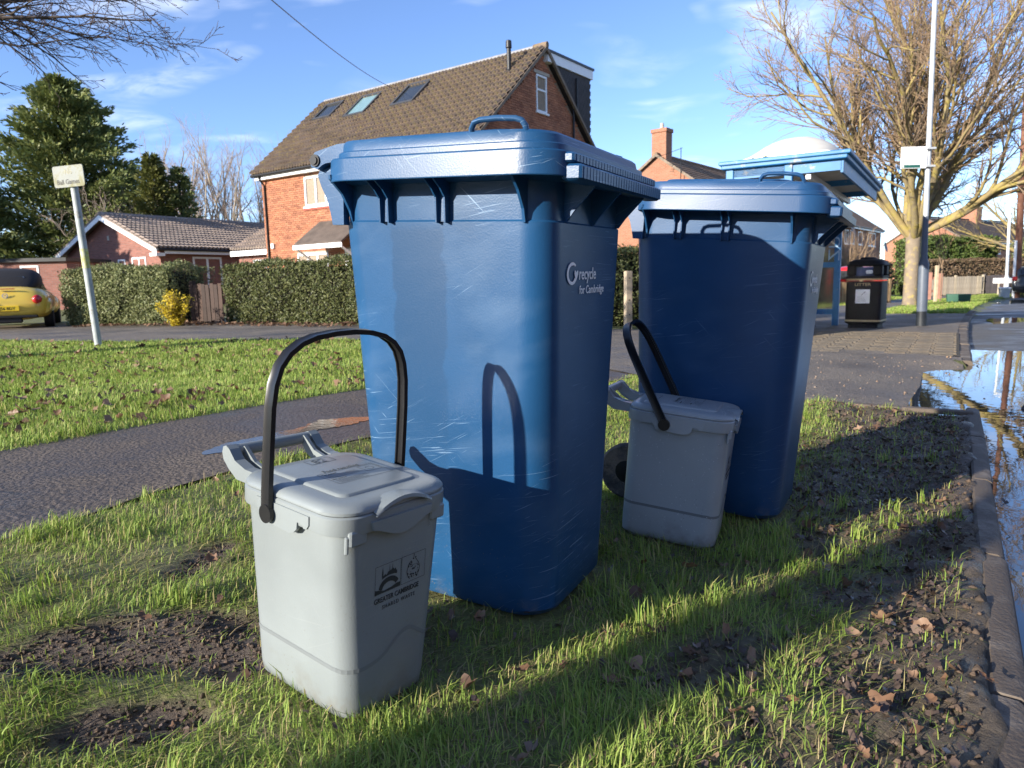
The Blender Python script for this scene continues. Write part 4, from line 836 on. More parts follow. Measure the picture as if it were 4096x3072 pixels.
b = MB(); b.tube([(-.1, -1.6, 5.4), (-.1, -1.6, 7.9)], .022, 6); b.tube([(-.1, -1.6, 7.85), (-.9, -1.0, 7.5), (-1.5, -.55, 7.25)], .015, 5)
for k in range(9): t_ = k/8; c = Vector((-.1-1.4*t_, -1.6+1.05*t_, 7.85-.6*t_)); b.tube([c+Vector((-.12, -.16, .0)), c+Vector((.12, .16, .0))], .010, 4)
b.build('television_aerial', M_dark, TR)
simple_house('brick_house', 'far orange brick house with dark roof and chimney behind the street tree', (52.36, 91.2, .596), 25, 5.2, 7.65, 4.4, M_bt3, mat('far_tile', (.075, .055, .048), .9, .2, 1), [(u, 2.9, 1.6, 1.2, 2) for u in (3, 8, 13, 18)], [(12.5, 0, 1.6, 1.7)])
# ------------------------------------------------------------------ bus shelter
M_sblue = mat('shelter_blue_paint', (.016, .150, .36), .45, .12, 5, dirt=(.30, .30, .27), dirt_amt=.12, dirt_scale=6)
M_dome = mat('dirty_white_dome', (.66, .62, .52), .5, .1, 3, dirt=(.30, .27, .16), dirt_amt=.2, dirt_scale=1.6)
M_clear = bpy.data.materials.new('shelter_glazing'); M_clear.use_nodes = True
_p = M_clear.node_tree.nodes['Principled BSDF']; _p.inputs['Base Color'].default_value = (.55, .52, .46, 1); _p.inputs['Roughness'].default_value = .22; _p.inputs['Transmission Weight'].default_value = .85; _p.inputs['IOR'].default_value = 1.05
zs = float(zg(5.1, 11.0)); syaw = math.atan2(.8486, .5291)
SH = empty('bus_shelter', mw=Matrix.Translation((3.55, 9.55, zs)) @ Matrix.Rotation(syaw, 4, 'Z')); tag(SH, 'blue bus shelter with domed cream roof behind the farther bin', 'bus shelter')
# local: x along the road away from the camera, -y towards the road; near end at x = -.15
SLn, W0, W1 = 4.2, .62, -.78
z_f = 2.20-zs
b = MB(); b.bev((-.22, W1-.05, z_f), (SLn, W0+.08, z_f+.07), .01); b.bev((-.25, W1-.09, z_f+.05), (SLn+.03, W0+.11, z_f+.10), .01); b.build('roof_frame', M_sblue, SH)
b = MB(); b.box((-.12, W1+.05, z_f-.05), (SLn-.1, W0-.02, z_f-.012)); b.build('ceiling', mat('shelter_ceiling', (.55, .52, .46), .6), SH)
rings = []
for k in range(9):
    x = .02+(SLn-.3)*k/8; e = 1-abs(k/4-1)**4
    rings.append([(x, W1+.08+(W0-W1-.12)*j/14, z_f+.10+(.10+.34*e)*max(0, math.sin(math.pi*j/14))**.62) for j in range(15)])
b = MB(); b.loft(rings, True, True, closed=False); b.build('dome', M_dome, SH, 50)
for x, y in ((-.12, W0-.02), (-.12, -.14), (SLn-.25, W0-.02), (3.40, -.30), (1.62, W0-.02)):
    b = MB(); b.bev((x-.05, y-.05, -.05), (x+.05, y+.05, z_f), .008); b.build('post', M_sblue, SH)
for (x0, y0, x1, y1) in ((-.12, -.09, -.12, W0-.07), (3.40, -.25, 3.40, W0-.07)):
    for z in (.22, 1.02, z_f-.22, z_f-.06): b = MB(); b.box((x0-.03, y0, z-.045), (x0+.03, y1, z+.045)); b.build('rail', M_sblue, SH)
    b = MB(); b.box((x0-.006, y0, .27), (x0+.006, y1, z_f-.27)); b.build('glazing', M_clear, SH)
for x0, x1 in ((-.07, 1.57), (1.67, SLn-.30)):
    for z in (.22, 1.02, z_f-.22, z_f-.06): b = MB(); b.box((x0, W0-.05, z-.045), (x1, W0+.01, z+.045)); b.build('rail', M_sblue, SH)
    b = MB(); b.box((x0, W0-.026, .27), (x1, W0-.014, z_f-.27)); b.build('glazing', M_clear, SH)
for x in (-.12, 1.62, 3.40): b = MB(); b.box((x-.03, W1+.02, z_f-.13), (x+.03, W0-.03, z_f-.0)); b.build('roof_beam', M_sblue, SH)
b = MB(); b.box((-.15, W1, z_f-.16), (SLn-.06, W1+.03, z_f-.0)); b.build('front_fascia', M_sblue, SH); b = MB(); b.box((-.1, -.40, z_f-.20), (SLn-.3, -.34, z_f-.12)); b.build('light_strip', M_upvc, SH)
b = MB(); b.bev((.5, W0-.40, .46), (3.2, W0-.10, .50), .01); b.box((.6, W0-.28, 0), (.66, W0-.22, .46)); b.box((3.0, W0-.28, 0), (3.06, W0-.22, .46)); b.build('bench', M_sblue, SH)
put_text('graffiti', 'MUZ', .26, frame((3.451, -.255, 1.05), (0, 0, 1), (0, -1, 0)) if False else frame((3.349, -.335, 1.75), (0, 0, -1), (0, 1, 0)), mat('graffiti_ink', (.35, .5, .65), .6), SH, sx=1.2)
random.seed(8); b = MB()
for k in range(26):
    x = random.uniform(.1, .5); y = random.uniform(W0-.35, W0+.02); r0 = random.uniform(.02, .05); b.lathe([(r0, 0), (r0*.8, r0*.5), (r0*.2, r0*.8)], 6, Matrix.Translation((x-.22, y-.2, z_f+.10)))
tag(b.build('moss', mat('moss', (.06, .08, .02), .95, .3, 40), SH), kind='stuff')
# ------------------------------------------------------------------ litter bin
M_lit = mat('black_litter_bin', (.010, .010, .012), .55, .25, 10, .08, 200, spec=.25); M_gold = mat('gold_band', (.42, .33, .18), .45, .1)
LB = empty('litter_bin', mw=Matrix.Translation((5.74, 11.50, float(zg(5.74, 11.5)))) @ Matrix.Rotation(R(-38), 4, 'Z')); tag(LB, 'black litter bin with gold bands beside the bus shelter post', 'litter bin')
sq = lambda a, r0, z: rrect(a, a, r0, 0, z, 4); b = MB(); b.loft([sq(.46, .04, .07), sq(.52, .05, .09), sq(.52, .05, .74)], True, True); b.build('body', M_lit, LB, 40)
b = MB(); b.loft([sq(.44, .04, -.03), sq(.44, .04, .07)], True, True); b.build('plinth', M_lit, LB)
for z in (.125, .775): b = MB(); b.loft([sq(.530, .055, z-.014), sq(.530, .055, z+.014)], True, True); b.build('band', M_gold, LB)
b = MB(); b.loft([sq(.535, .05, .79), sq(.54, .05, .83)], True, True); b.build('collar', M_lit, LB)
for sx in (-1, 1):
    for sy in (-1, 1): b = MB(); b.bev((sx*.19-.065, sy*.19-.065, .83), (sx*.19+.065, sy*.19+.065, 1.00), .02); b.build('corner_post', M_lit, LB)
b = MB(); b.loft([sq(.52, .06, .985), sq(.54, .07, 1.0), sq(.50, .10, 1.055), sq(.36, .12, 1.09), sq(.24, .1, 1.095), sq(.22, .1, 1.12), sq(.1, .04, 1.125)], True, True); b.build('hood', M_lit, LB, 50)
b = MB(); b.loft([sq(.40, .04, .80), sq(.40, .04, .965)], True, True); b.build('liner', mat('bin_liner_blue', (.02, .05, .16), .35), LB)
b = MB(); b.bev((.02, -.2605, .86), (.12, -.215, .92), .015); b.build('litter', M_upvc, LB)
for k in range(14):
    y = -.2+k*.031; b = MB(); b.box((y, -.2635, .16), (y+.010, -.2595, .55)); b.build('rib', M_lit, LB)
put_text('lettering', 'LITTER', .062, frame((-.13, -.2625, .675), (1, 0, 0), (0, 0, 1)), M_gold, LB, sx=1.25, bold=.001)
b = MB(); b.bev((-.11, -.268, .40), (.10, -.2640, .62), .003); b.build('sticker', M_upvc, LB); b = MB()
for i in range(5): b.box((-.08, -.2695, .43+i*.018), (.05-i*.01, -.2685, .435+i*.018))
b.add([(-.03, -.2692, .53), (.03, -.2692, .59), (.04, -.2692, .58), (-.02, -.2692, .52)], [(0, 1, 2, 3)]); b.build('sticker_print', mat('faded_ink', (.25, .25, .26), .7), LB)
# ------------------------------------------------------------------ posts and poles
M_galv = mat('galvanised_steel', (.46, .49, .51), .5, .12, 8, metal=.25); M_navy = mat('slate_post_paint', (.085, .105, .14), .5, .12, 8); M_dnavy = mat('dark_base_paint', (.016, .02, .026), .5, .1)
z0 = float(zg(6.7, 11.59)); PS = empty('lamp_post', mw=tilted(6.70, 11.59, z0, 0, -.018, 0)); tag(PS, 'tall lamp post with slate blue base and bus stop flag by the kerb', 'lamp post')
b = MB(); b.lathe([(.080, -.1), (.080, .24)], 18); b.build('base_band', M_dnavy, PS, 40); b = MB(); b.lathe([(.079, .24), (.079, 1.00), (.050, 1.10), (.042, 1.75)], 18); b.build('lower_column', M_navy, PS, 40)
b = MB(); b.lathe([(.0405, 1.75), (.034, 6.0), (.028, 7.5)], 14); b.build('column', M_galv, PS, 40); b = MB(); b.tube([(0, 0, 7.4), (0, 0, 7.7), (.3, -.2, 7.9), (.9, -.58, 7.95)], .025, 8); b.bev((.8, -.72, 7.9), (1.3, -.50, 8.0), .02); b.build('lantern', M_galv, PS)
FL = empty('bus_stop_flag', mw=Matrix.Translation((6.63, 11.55, z0+2.46))); tag(FL, 'white bus stop flag with a green strip fixed to the lamp post', 'sign')
b = MB(); b.bev((-.43, -.012, .03), (-.02, .012, .36), .004); b.build('plate', mat('flag_white', (.85, .86, .86), .4, .02), FL); b = MB(); b.box((-.42, -.0155, .04), (-.13, -.0135, .085)); b.build('route_strip', mat('route_green', (.015, .10, .085), .5), FL)
for z in (.06, .33): b = MB(); b.box((-.05, -.05, z-.015), (.09, .05, z+.015)); b.build('clamp', M_galv, FL)
b = MB(); b.box((-.415, -.0165, .047), (-.385, -.0158, .077)); b.build('symbol', M_upvc, FL)
put_text('lettering', 'BUS', .05, frame((-.29, -.0140, .245), (1, 0, 0), (0, 0, 1)), mat('flag_grey', (.35, .38, .38), .5), FL)
TP = empty('telegraph_pole', mw=tilted(23.61, 33.3, -.45, 0, -.03, .0)); tag(TP, 'brown wooden telegraph pole with climbing steps at the right edge', 'pole')
b = MB(); b.tube([(0, 0, -.3), (0, 0, 5), (0, 0, 10.3)], [.155, .135, .105], 12); b.build('pole', mat('creosoted_wood', (.17, .075, .045), .8, .2, 6), TP, 40)
for k in range(15): b = MB(); sx = 1 if k % 2 else -1; b.tube([(sx*.10, 0, 2.6+k*.42), (sx*.27, 0, 2.6+k*.42)], .018, 6); b.build('step', M_galv, TP)
b = MB(); b.tube([(-.19, -.06, -.3), (-.17, -.05, 2.6)], .06, 8); b.build('cable_guard', M_upvc, TP, 40)
TL = empty('street_lamp', mw=tilted(25.9, 37.3, -.48, 0, -.03, 0)); tag(TL, 'slim pale street lamp with a short arm left of the telegraph pole', 'street lamp'); b = MB(); b.lathe([(.12, -.2), (.11, .9), (.075, 1.0), (.055, 6.0)], 12); b.build('column', mat('pale_lamp_paint', (.62, .66, .66), .45, .06), TL, 40); b = MB(); b.tube([(0, 0, 5.9), (.1, 0, 6.02), (.62, -.05, 6.08)], .045, 8); b.bev((.2, -.12, 6.02), (.85, .05, 6.14), .03); b.build('lantern', M_upvc, TL)
# leaning sign on the left lawn
SG = empty('leaning_sign', mw=tilted(-5.50, 9.46, .04, R(-14), -.035, .02)); tag(SG, 'leaning weathered sign reading Ball Games on a grey pole in the left lawn', 'sign')
b = MB(); b.tube([(0, 0, -.2), (0, 0, 2.13)], .045, 14); b.build('pole', mat('sign_pole_grey', (.36, .40, .40), .55, .15, 9, dirt=(.16, .10, .06), dirt_amt=.15, dirt_scale=7), SG, 40)
b = MB(); b.loft([rrect(.47, .265, .03, 0, z, 5) for z in (0, .012)], True, True, Matrix.Translation((.0, -.055, 2.21)) @ Matrix.Rotation(R(90), 4, 'X')); b.build('plate', mat('algae_white_plate', (.25, .27, .255), .6, .15, 6, dirt=(.17, .165, .075), dirt_amt=.45, dirt_scale=6), SG, 40)
M_sgn = mat('sign_ink', (.02, .02, .02), .6); put_text('lettering', 'Ball Games', .085, frame((-.19, -.0685, 2.115), (1, 0, 0), (0, 0, 1)), M_sgn, SG, bold=.001, sx=.92); put_text('lettering', 'No', .085, frame((-.05, -.0685, 2.235), (1, 0, 0), (0, 0, 1)), mat('faded_sign_ink', (.35, .33, .22), .7), SG)
b = MB(); b.tube([(0, 0, 1.05), (0, 0, 1.30)], .0475, 14); b.build('sticker', mat('pole_sticker', (.50, .52, .38), .6, .1, 9, dirt=(.40, .40, .06), dirt_amt=.5, dirt_scale=9), SG, 40)
for z in (2.15, 2.30): b = MB(); b.box((-.06, -.05, z-.01), (.06, .05, z+.01)); b.build('clamp', M_galv, SG)
# concrete post by the hedge
CP = tag(empty('fence_post', mw=tilted(2.05, 12.42, float(zg(2.05, 12.42)), R(20), .0, 0)), 'weathered wooden post with bolt holes standing between the two blue bins', 'post'); M_pst = mat('post_wood', (.45, .36, .25), .85, .15, 8, .3, 60)
b = MB(); b.bev((-.06, -.05, -.1), (.06, .05, 1.0), .008); b.build('post', M_pst, CP)
for z in (.25, .5, .88): b = MB(); b.cyl((0, -.049, z), (0, -.0545, z), .012, n=10); b.build('bolt', M_dark, CP)
# overhead cable
b = MB(); A_ = Vector((-3.0, 4.0, 3.95)); B_ = Vector((-3.78, 27.2, 7.75)); pts = []
for k in range(25): t_ = k/24; q = A_.lerp(B_, t_); q.z -= .35*4*t_*(1-t_)-0; pts.append(q)
b.tube(pts, .008, 5); tag(b.build('overhead_cable', M_dark), 'thin overhead cable running down to the big house roof', 'cable')
# ------------------------------------------------------------------ cars
M_rub = mat('tyre', (.012, .012, .012), .85, .2, 20); M_rimm = mat('alloy_wheel', (.4, .4, .42), .35, metal=.8); M_red = mat('red_lamp', (.40, .012, .016), .2, .1, spec=.8); M_yplate = mat('yellow_plate', (.80, .56, .03), .5, .03); M_trim = mat('black_trim', (.012, .012, .013), .5)
def loft_car(parent, name, m, secs, n=24, smooth_=40, ex=2.6):
    """secs: (y, halfwidth, z0, z1, ex) superellipse cross-sections"""
    rings = []
    for y, hw, z0, z1, e in secs:
        r = []
        for k in range(n):
            a = 2*math.pi*k/n; c, s_ = math.cos(a), math.sin(a); r.append((hw*math.copysign(abs(c)**(2/e), c), y, (z0+z1)/2+(z1-z0)/2*math.copysign(abs(s_)**(2/e), s_)))
        rings.append(r)
    b = MB(); b.loft(rings, True, True); return b.build(name, m, parent, smooth_)
def car_wheel(parent, x, y, r0, wd=.2):
    b = MB(); mt = Matrix.Translation((x, y, r0)) @ Matrix.Rotation(R(90), 4, 'Y'); b.lathe([(r0*.66, -wd/2), (r0*.95, -wd/2), (r0, -wd*.35), (r0, wd*.35), (r0*.95, wd/2), (r0*.66, wd/2)], 24, mt); wh = b.build('wheel', M_rub, parent, 40)
    b = MB(); b.lathe([(.05, -wd*.42), (r0*.64, -wd*.36), (r0*.64, wd*.36), (.05, wd*.42)], 18, mt); b.build('hub', M_rimm, wh, 40)
M_yel = mat('yellow_car_paint', (.66, .47, .075), .3, .03, 2, coat=.5); M_soft = mat('black_soft_top', (.010, .010, .013), .8, .2, 30)
BT = empty('yellow_car', mw=Matrix.Translation((-10.08, 14.3, .055)) @ Matrix.Rotation(R(29), 4, 'Z') @ Matrix.Scale(.84, 4)); tag(BT, 'yellow convertible car with black soft top parked by the left edge', 'car')
loft_car(BT, 'body', M_yel, [(.0, .60, .42, .62, 3.5), (.05, .70, .30, .74, 3.2), (.18, .80, .22, .92, 3.0), (.45, .84, .20, 1.02, 3.0), (.9, .85, .20, 1.04, 3.2), (2.2, .86, .20, .98, 3.6), (3.2, .85, .22, .94, 3.0), (3.8, .76, .26, .76, 2.8), (4.08, .58, .34, .60, 2.8)], 32)
for sx in (-1, 1):
    for y in (.78, 3.28):
        loft_car(BT, 'fender', M_yel, [(y-.62, sx*.70*0+.02, .5, .52, 2)] if False else [(y-.60, .30, .36, .52, 2.4), (y-.45, .34, .26, .72, 2.4), (y-.2, .36, .24, .82, 2.4), (y+.2, .36, .24, .82, 2.4), (y+.5, .33, .30, .66, 2.4), (y+.64, .28, .4, .5, 2.4)], 20).location = (sx*.55, 0, 0)
    car_wheel(BT, sx*.79, .80, .315); car_wheel(BT, sx*.79, 3.28, .315)
    b = MB(); mt = Matrix.Translation((sx*.62, .035, .70)) @ Matrix.Rotation(R(74), 4, 'X') @ Matrix.Rotation(R(sx*24), 4, 'Y'); b.lathe([(.098, -.02), (.098, .06), (.07, .088), (.02, .098)], 22, mt @ Matrix.Translation((0, 0, .02))); b.build('tail_light', M_red, BT, 50)
loft_car(BT, 'soft_top', M_soft, [(.50, .46, .90, 1.02, 2.6), (.70, .60, .9, 1.20, 2.6), (1.05, .66, .9, 1.40, 2.8), (1.5, .66, .9, 1.49, 3), (2.1, .64, .9, 1.46, 3), (2.45, .60, .9, 1.38, 3)], 28)
loft_car(BT, 'windscreen', M_glass, [(2.40, .60, .92, 1.40, 3), (2.95, .66, .9, .96, 3)], 24)
b = MB(); mt = frame((-.36, .608, 1.065), (1, 0, 0), (0, .36, .30)); b.bev((0, 0, -.01), (.72, .30, .014), .03, mt); b.build('rear_window', mat('car_glass', (.03, .045, .07), .08, .1, spec=.9), BT)
b = MB(); b.bev((-.26, -.035, .440), (.26, .0, .565), .005); b.build('number_plate', M_yplate, BT); put_text('registration', 'WJ56 BDY', .098, frame((-.225, -.0365, .468), (1, 0, 0), (0, 0, 1)), M_trim, BT, sx=.92, bold=.001)
b = MB(); b.bev((-.62, -.03, .265), (.62, .08, .335), .02); b.build('bumper_strip', M_trim, BT); b = MB(); b.bev((-.2, .035, .955), (.2, .08, .975), .004, Matrix.Translation((0, .09, .0))); b.build('brake_light', M_red, BT)
b = MB()
for k in range(20):
    a0, a1 = 2*math.pi*k/20, 2*math.pi*(k+1)/20; mt = frame((0, .068, .80), (1, 0, 0), (0, .28, 1)); b.add([mt @ Vector((math.cos(a)*r0, math.sin(a)*r0, .012)) for a, r0 in ((a0, .062), (a1, .062), (a1, .052), (a0, .052))], [(0, 1, 2, 3)])
for pl in ([(-.040, .035), (-.02, .005), (-.0, -.0), (.02, .005), (.040, .035)], [(-.05, .005), (-.026, -.044), (0, -.005), (.026, -.044), (.05, .005)]):
    b.tube([mt @ Vector((x, y+.008, .012)) for x, y in pl], .006, 5)
b.build('badge', mat('badge_chrome', (.35, .42, .60), .25, metal=.6), BT)
b = MB(); b.bev((-.30, .0, .15), (.30, .1, .30), .03); b.build('exhaust_valance', M_trim, BT)
M_grey = mat('grey_car_paint', (.045, .055, .065), .3, .05, 2, coat=.5)
EC = empty('estate_car', mw=Matrix.Translation((23.8, 32.4, -.47)) @ Matrix.Rotation(-math.atan2(.60, .80), 4, 'Z')); tag(EC, 'dark grey estate car seen from behind at the right edge of the road', 'car')
loft_car(EC, 'body', M_grey, [(0, .78, .42, .62, 4), (.06, .86, .30, .92, 4), (.2, .89, .22, 1.0, 4), (2.4, .90, .22, .98, 4), (3.7, .88, .24, .90, 3.6), (4.3, .78, .30, .74, 3.4)], 28)
loft_car(EC, 'cabin', M_grey, [(.10, .70, .9, 1.05, 3.4), (.42, .72, .9, 1.42, 3.6), (1.6, .72, .9, 1.48, 3.6), (2.5, .70, .9, 1.42, 3.6), (3.25, .74, .9, .98, 3.4)], 28)
b = MB(); mt = frame((-.58, .085, 1.02), (1, 0, 0), (0, .30, .36)); b.bev((0, 0, -.01), (1.16, .40, .02), .04, mt); b.build('rear_window', M_glass, EC)
for sx in (-1, 1):
    b = MB(); b.bev((sx*.78-.10, -.005, .78), (sx*.78+.10, .12, .98), .03); b.build('tail_light', M_red, EC); car_wheel(EC, sx*.80, .78, .32); car_wheel(EC, sx*.80, 3.4, .32)
b = MB(); b.bev((-.26, -.03, .70), (.26, .05, .82), .005); b.build('number_plate', M_yplate, EC); b = MB(); b.bev((-.80, -.04, .36), (.80, .08, .5), .03); b.build('bumper', M_trim, EC)
M_rcar = mat('red_car_paint', (.50, .018, .022), .3, .05, 2, coat=.5)
RC = empty('red_car', mw=Matrix.Translation((14.7, 27.6, -.36)) @ Matrix.Rotation(R(62), 4, 'Z')); tag(RC, 'red car parked behind the litter bin and the street tree', 'car')
loft_car(RC, 'body', M_rcar, [(0, .70, .36, .66, 3.6), (.1, .80, .26, .86, 3.6), (.5, .83, .22, .92, 3.6), (2.2, .84, .22, .92, 3.8), (3.2, .82, .24, .86, 3.2), (3.75, .70, .32, .66, 3.2)], 28)
loft_car(RC, 'cabin', M_rcar, [(.15, .62, .85, .95, 3.4), (.55, .66, .85, 1.40, 3.4), (1.6, .66, .85, 1.46, 3.6), (2.2, .64, .85, 1.38, 3.6), (2.35, .64, .85, 1.3, 3.4)], 28); loft_car(RC, 'windscreen', M_glass, [(2.30, .63, .86, 1.33, 3.4), (2.95, .70, .84, .92, 3.4)], 24)
for sx in (-1, 1):
    car_wheel(RC, sx*.75, .7, .30); car_wheel(RC, sx*.75, 3.0, .30); b = MB(); b.bev((sx*.665-.012, .7, .96), (sx*.665+.012, 2.1, 1.28), .01); b.build('side_window', M_glass, RC)
# ------------------------------------------------------------------ verge furniture on the right
def box_tub(name, label, x, y, rz, m, mlid, w_=.46, d=.38, h=.36, txt=None):
    rt = empty(name, (x, y, float(zg(x, y))+.02), rz); tag(rt, label, 'box'); b = MB(); b.loft([rrect(w_*.82, d*.82, .03, 0, 0, 4), rrect(w_*.96, d*.96, .035, 0, h*.9, 4), rrect(w_*1.02, d*1.02, .035, 0, h*.9, 4), rrect(w_*1.02, d*1.02, .035, 0, h*.97, 4)], True, True); b.build('tub', m, rt, 40)
    b = MB(); b.loft([rrect(w_*1.05, d*1.05, .04, 0, h*.975, 4), rrect(w_*1.05, d*1.05, .04, 0, h*1.03, 4), rrect(w_*.9, d*.9, .04, 0, h*1.08, 4)], True, True); b.build('lid', mlid, rt, 40)
    if txt: put_text('house_number', txt, h*.5, frame((-w_*.30, -d*.455, h*.42), (1, 0, 0), (0, -.1, 1)), M_upvc, rt, bold=.004)
    return rt
M_tub = mat('grey_tub', (.22, .25, .25), .5, .1, 8)
box_tub('recycling_box', 'grey recycling box numbered 78 between the litter bin and tree', 10.35, 20.3, R(-25), M_tub, M_upvc, .50, .42, .44, '78')
box_tub('recycling_box', 'small pale grey box at the foot of the slim street lamp', 20.9, 30.2, R(-25), mat('pale_tub', (.42, .44, .44), .5), M_upvc, .40, .38, .40)
GT = empty('green_tub', (15.35, 24.45, float(zg(15.3, 24.4))-.02), R(-30)); tag(GT, 'low dark green planter box on the verge by the staked sapling', 'box'); b = MB(); b.loft([rrect(.66, .5, .05, 0, 0, 4), rrect(.72, .56, .05, 0, .30, 4), rrect(.72, .56, .05, 0, .32, 4), rrect(.66, .5, .05, 0, .31, 4), rrect(.62, .46, .05, 0, .06, 4)], True, True); b.build('tub', mat('green_plastic', (.022, .085, .055), .5, .1, 6), GT, 40)
# wooden fences, board by board
def fence(name, label, p0, p1, h, m, bw=.10, gap=.012, posts=3, rnd=4):
    x0, y0 = p0; x1, y1 = p1; Ln = math.hypot(x1-x0, y1-y0); rt = empty(name, (x0, y0, float(zg(x0, y0))), math.atan2(y1-y0, x1-x0)); tag(rt, label, 'fence'); rr = random.Random(rnd)
    bm_ = MB(); bm_.box((0, -.012, 0), (bw, .012, h)); me = bm_.mesh('board'); me.materials.append(m); n_ = int(Ln/(bw+gap))
    for k in range(n_): o = obj('board', me, None, rt); o.location = (k*(bw+gap), rr.uniform(-.006, .006), .05+rr.uniform(-.02, .02)); o.rotation_euler = (0, rr.uniform(-.01, .01), 0)
    for z in (h*.25, h*.8): b = MB(); b.box((0, .014, z-.04), (Ln, .05, z+.04)); b.build('rail', m, rt)
    for k in range(posts): u = Ln*k/(posts-1); b = MB(); b.bev((u-.05, .0+.052, -.1), (u+.05, .15, h+.12), .006); b.build('post', m, rt)
    return rt
M_fw = mat('pale_fence_wood', (.40, .34, .26), .85, .2, 5, orand=[(.8,.8,.8),(1,1,1),(1.1,1.08,1.0)]); M_fd = mat('dark_stained_wood', (.055, .035, .028), .8, .25, 6, orand=[(.7,.7,.7),(1,1,1),(1.3,1.2,1.1)]); M_fp = mat('pinkish_post', (.42, .21, .15), .85, .15, 6); M_fb = mat('brown_fence', (.25, .17, .09), .85, .2, 5, orand=[(.8,.8,.8),(1.1,1.1,1.1)])
fence('picket_fence', 'pale wooden fence left of the dark gate across the far verge', (22.0, 37.6), (25.6, 38.6), .95, M_fw, .15, .02, 3)
fence('picket_fence', 'short pale fence panel right of the dark gate under the far hedge', (28.6, 39.6), (30.0, 40.0), 1.1, M_fw, .15, .02, 2)
fence('garden_gate', 'dark timber gate between the two pale fence panels', (25.8, 38.8), (28.4, 39.5), 1.0, mat('grey_gate_wood', (.10, .085, .085), .85, .2, 5), .14, .015, 2)
fence('plank_fence', 'low brown plank fence beside the red car behind the litter bin', (11.6, 25.6), (14.2, 26.6), .75, M_fb, .09, .03, 3)
fence('plank_fence', 'dark stained plank gate between the two left hedges', (-6.72, 15.05), (-5.9, 14.85), .78, M_fd, .085, .012, 2)
GP = empty('gate_post', (17.9, 30.6, float(zg(17.9, 30.6)))); tag(GP, 'pair of pinkish wooden gate posts right of the street tree', 'post')
for k, x in enumerate((0, .45)): b = MB(); b.bev((x-.10, -.09, -.2), (x+.10, .09, 1.15-.05*k), .01); b.build('post', M_fp, GP)
for z in (.3, .85): b = MB(); b.box((.08, -.02, z), (.37, .02, z+.1)); b.build('rail', M_fp, GP)
WF = empty('wooden_frame', (-8.75, 15.7, .05), R(-6)); tag(WF, 'pale timber frame gate between the yellow car and left hedge', 'gate')
for x in (-.95, .03): b = MB(); b.bev((x-.04, -.04, 0), (x+.04, .04, .80), .005); b.build('post', M_pst, WF)
for z in (.30, .70): b = MB(); b.bev((-.99, -.065, z-.05), (.07, -.042, z+.06), .005); b.build('rail', M_pst, WF)
SN = empty('street_name_sign', (25.2, 36.0, -.46), R(-30)); tag(SN, 'small white street name plate on two short posts near the dark car', 'sign'); b = MB(); b.bev((-.75, -.02, .62), (.75, .0, .88), .01); b.build('plate', M_upvc, SN)
for x in (-.5, .5): b = MB(); b.bev((x-.04, 0.002, 0), (x+.04, .06, .8), .006); b.build('post', M_fw, SN)
HB = empty('sale_board', (15.2, 34.0, -.42), R(-20)); tag(HB, 'small green and white board behind the red car', 'sign'); b = MB(); b.bev((-.32, -.02, 1.05), (.32, .0, 1.75), .01); b.build('board', mat('board_green', (.03, .20, .08), .5), HB); b = MB(); b.box((-.46, -.021, 1.0), (-.33, .0, 1.75)); b.build('white_edge', M_upvc, HB); b = MB(); b.bev((-.03, .002, 0), (.03, .05, 1.6), .005); b.build('post', M_fw, HB); b = MB(); b.lathe([(.12, -.002), (.10, .003)], 16, frame((.02, -.022, 1.42), (1, 0, 0), (0, 0, 1))); b.build('emblem', M_upvc, HB)
# ------------------------------------------------------------------ vegetation
NR = np.random.default_rng(12)
def leaf_mesh(name, P, Nn, size, aspect=.5, rnd=None, jit=.6, fold=0.0):
    n = len(P); d = NR.normal(size=(n, 3)); Nn = Nn + NR.normal(size=(n, 3))*jit; Nn /= np.linalg.norm(Nn, axis=1, keepdims=True)+1e-9
    a = np.cross(Nn, d); a /= np.linalg.norm(a, axis=1, keepdims=True)+1e-9; b = np.cross(Nn, a); s = np.asarray(size).reshape(-1, 1)*np.ones((n, 1))
    V = np.stack([P-a*s, P-b*s*aspect+Nn*s*fold, P+a*s, P+b*s*aspect+Nn*s*fold], 1).reshape(-1, 3); q = np.arange(4*n).reshape(-1, 4)
    r = NR.random(n) if rnd is None else rnd
    return np_mesh(name, V, q, np.full(n, 4), np.repeat(r, 4))
def spray_mesh(name, P, Dr, size, aspect=.28, rnd=None):
    n = len(P); Dr = Dr/np.linalg.norm(Dr, axis=1, keepdims=True); d = NR.normal(size=(n, 3)); b = np.cross(Dr, d); b /= np.linalg.norm(b, axis=1, keepdims=True)+1e-9; s = np.asarray(size).reshape(-1, 1)*np.ones((n, 1))
    V = np.stack([P, P+Dr*s*.45-b*s*aspect, P+Dr*s, P+Dr*s*.45+b*s*aspect], 1).reshape(-1, 3); q = np.arange(4*n).reshape(-1, 4)
    return np_mesh(name, V, q, np.full(n, 4), np.repeat(NR.random(n) if rnd is None else rnd, 4))
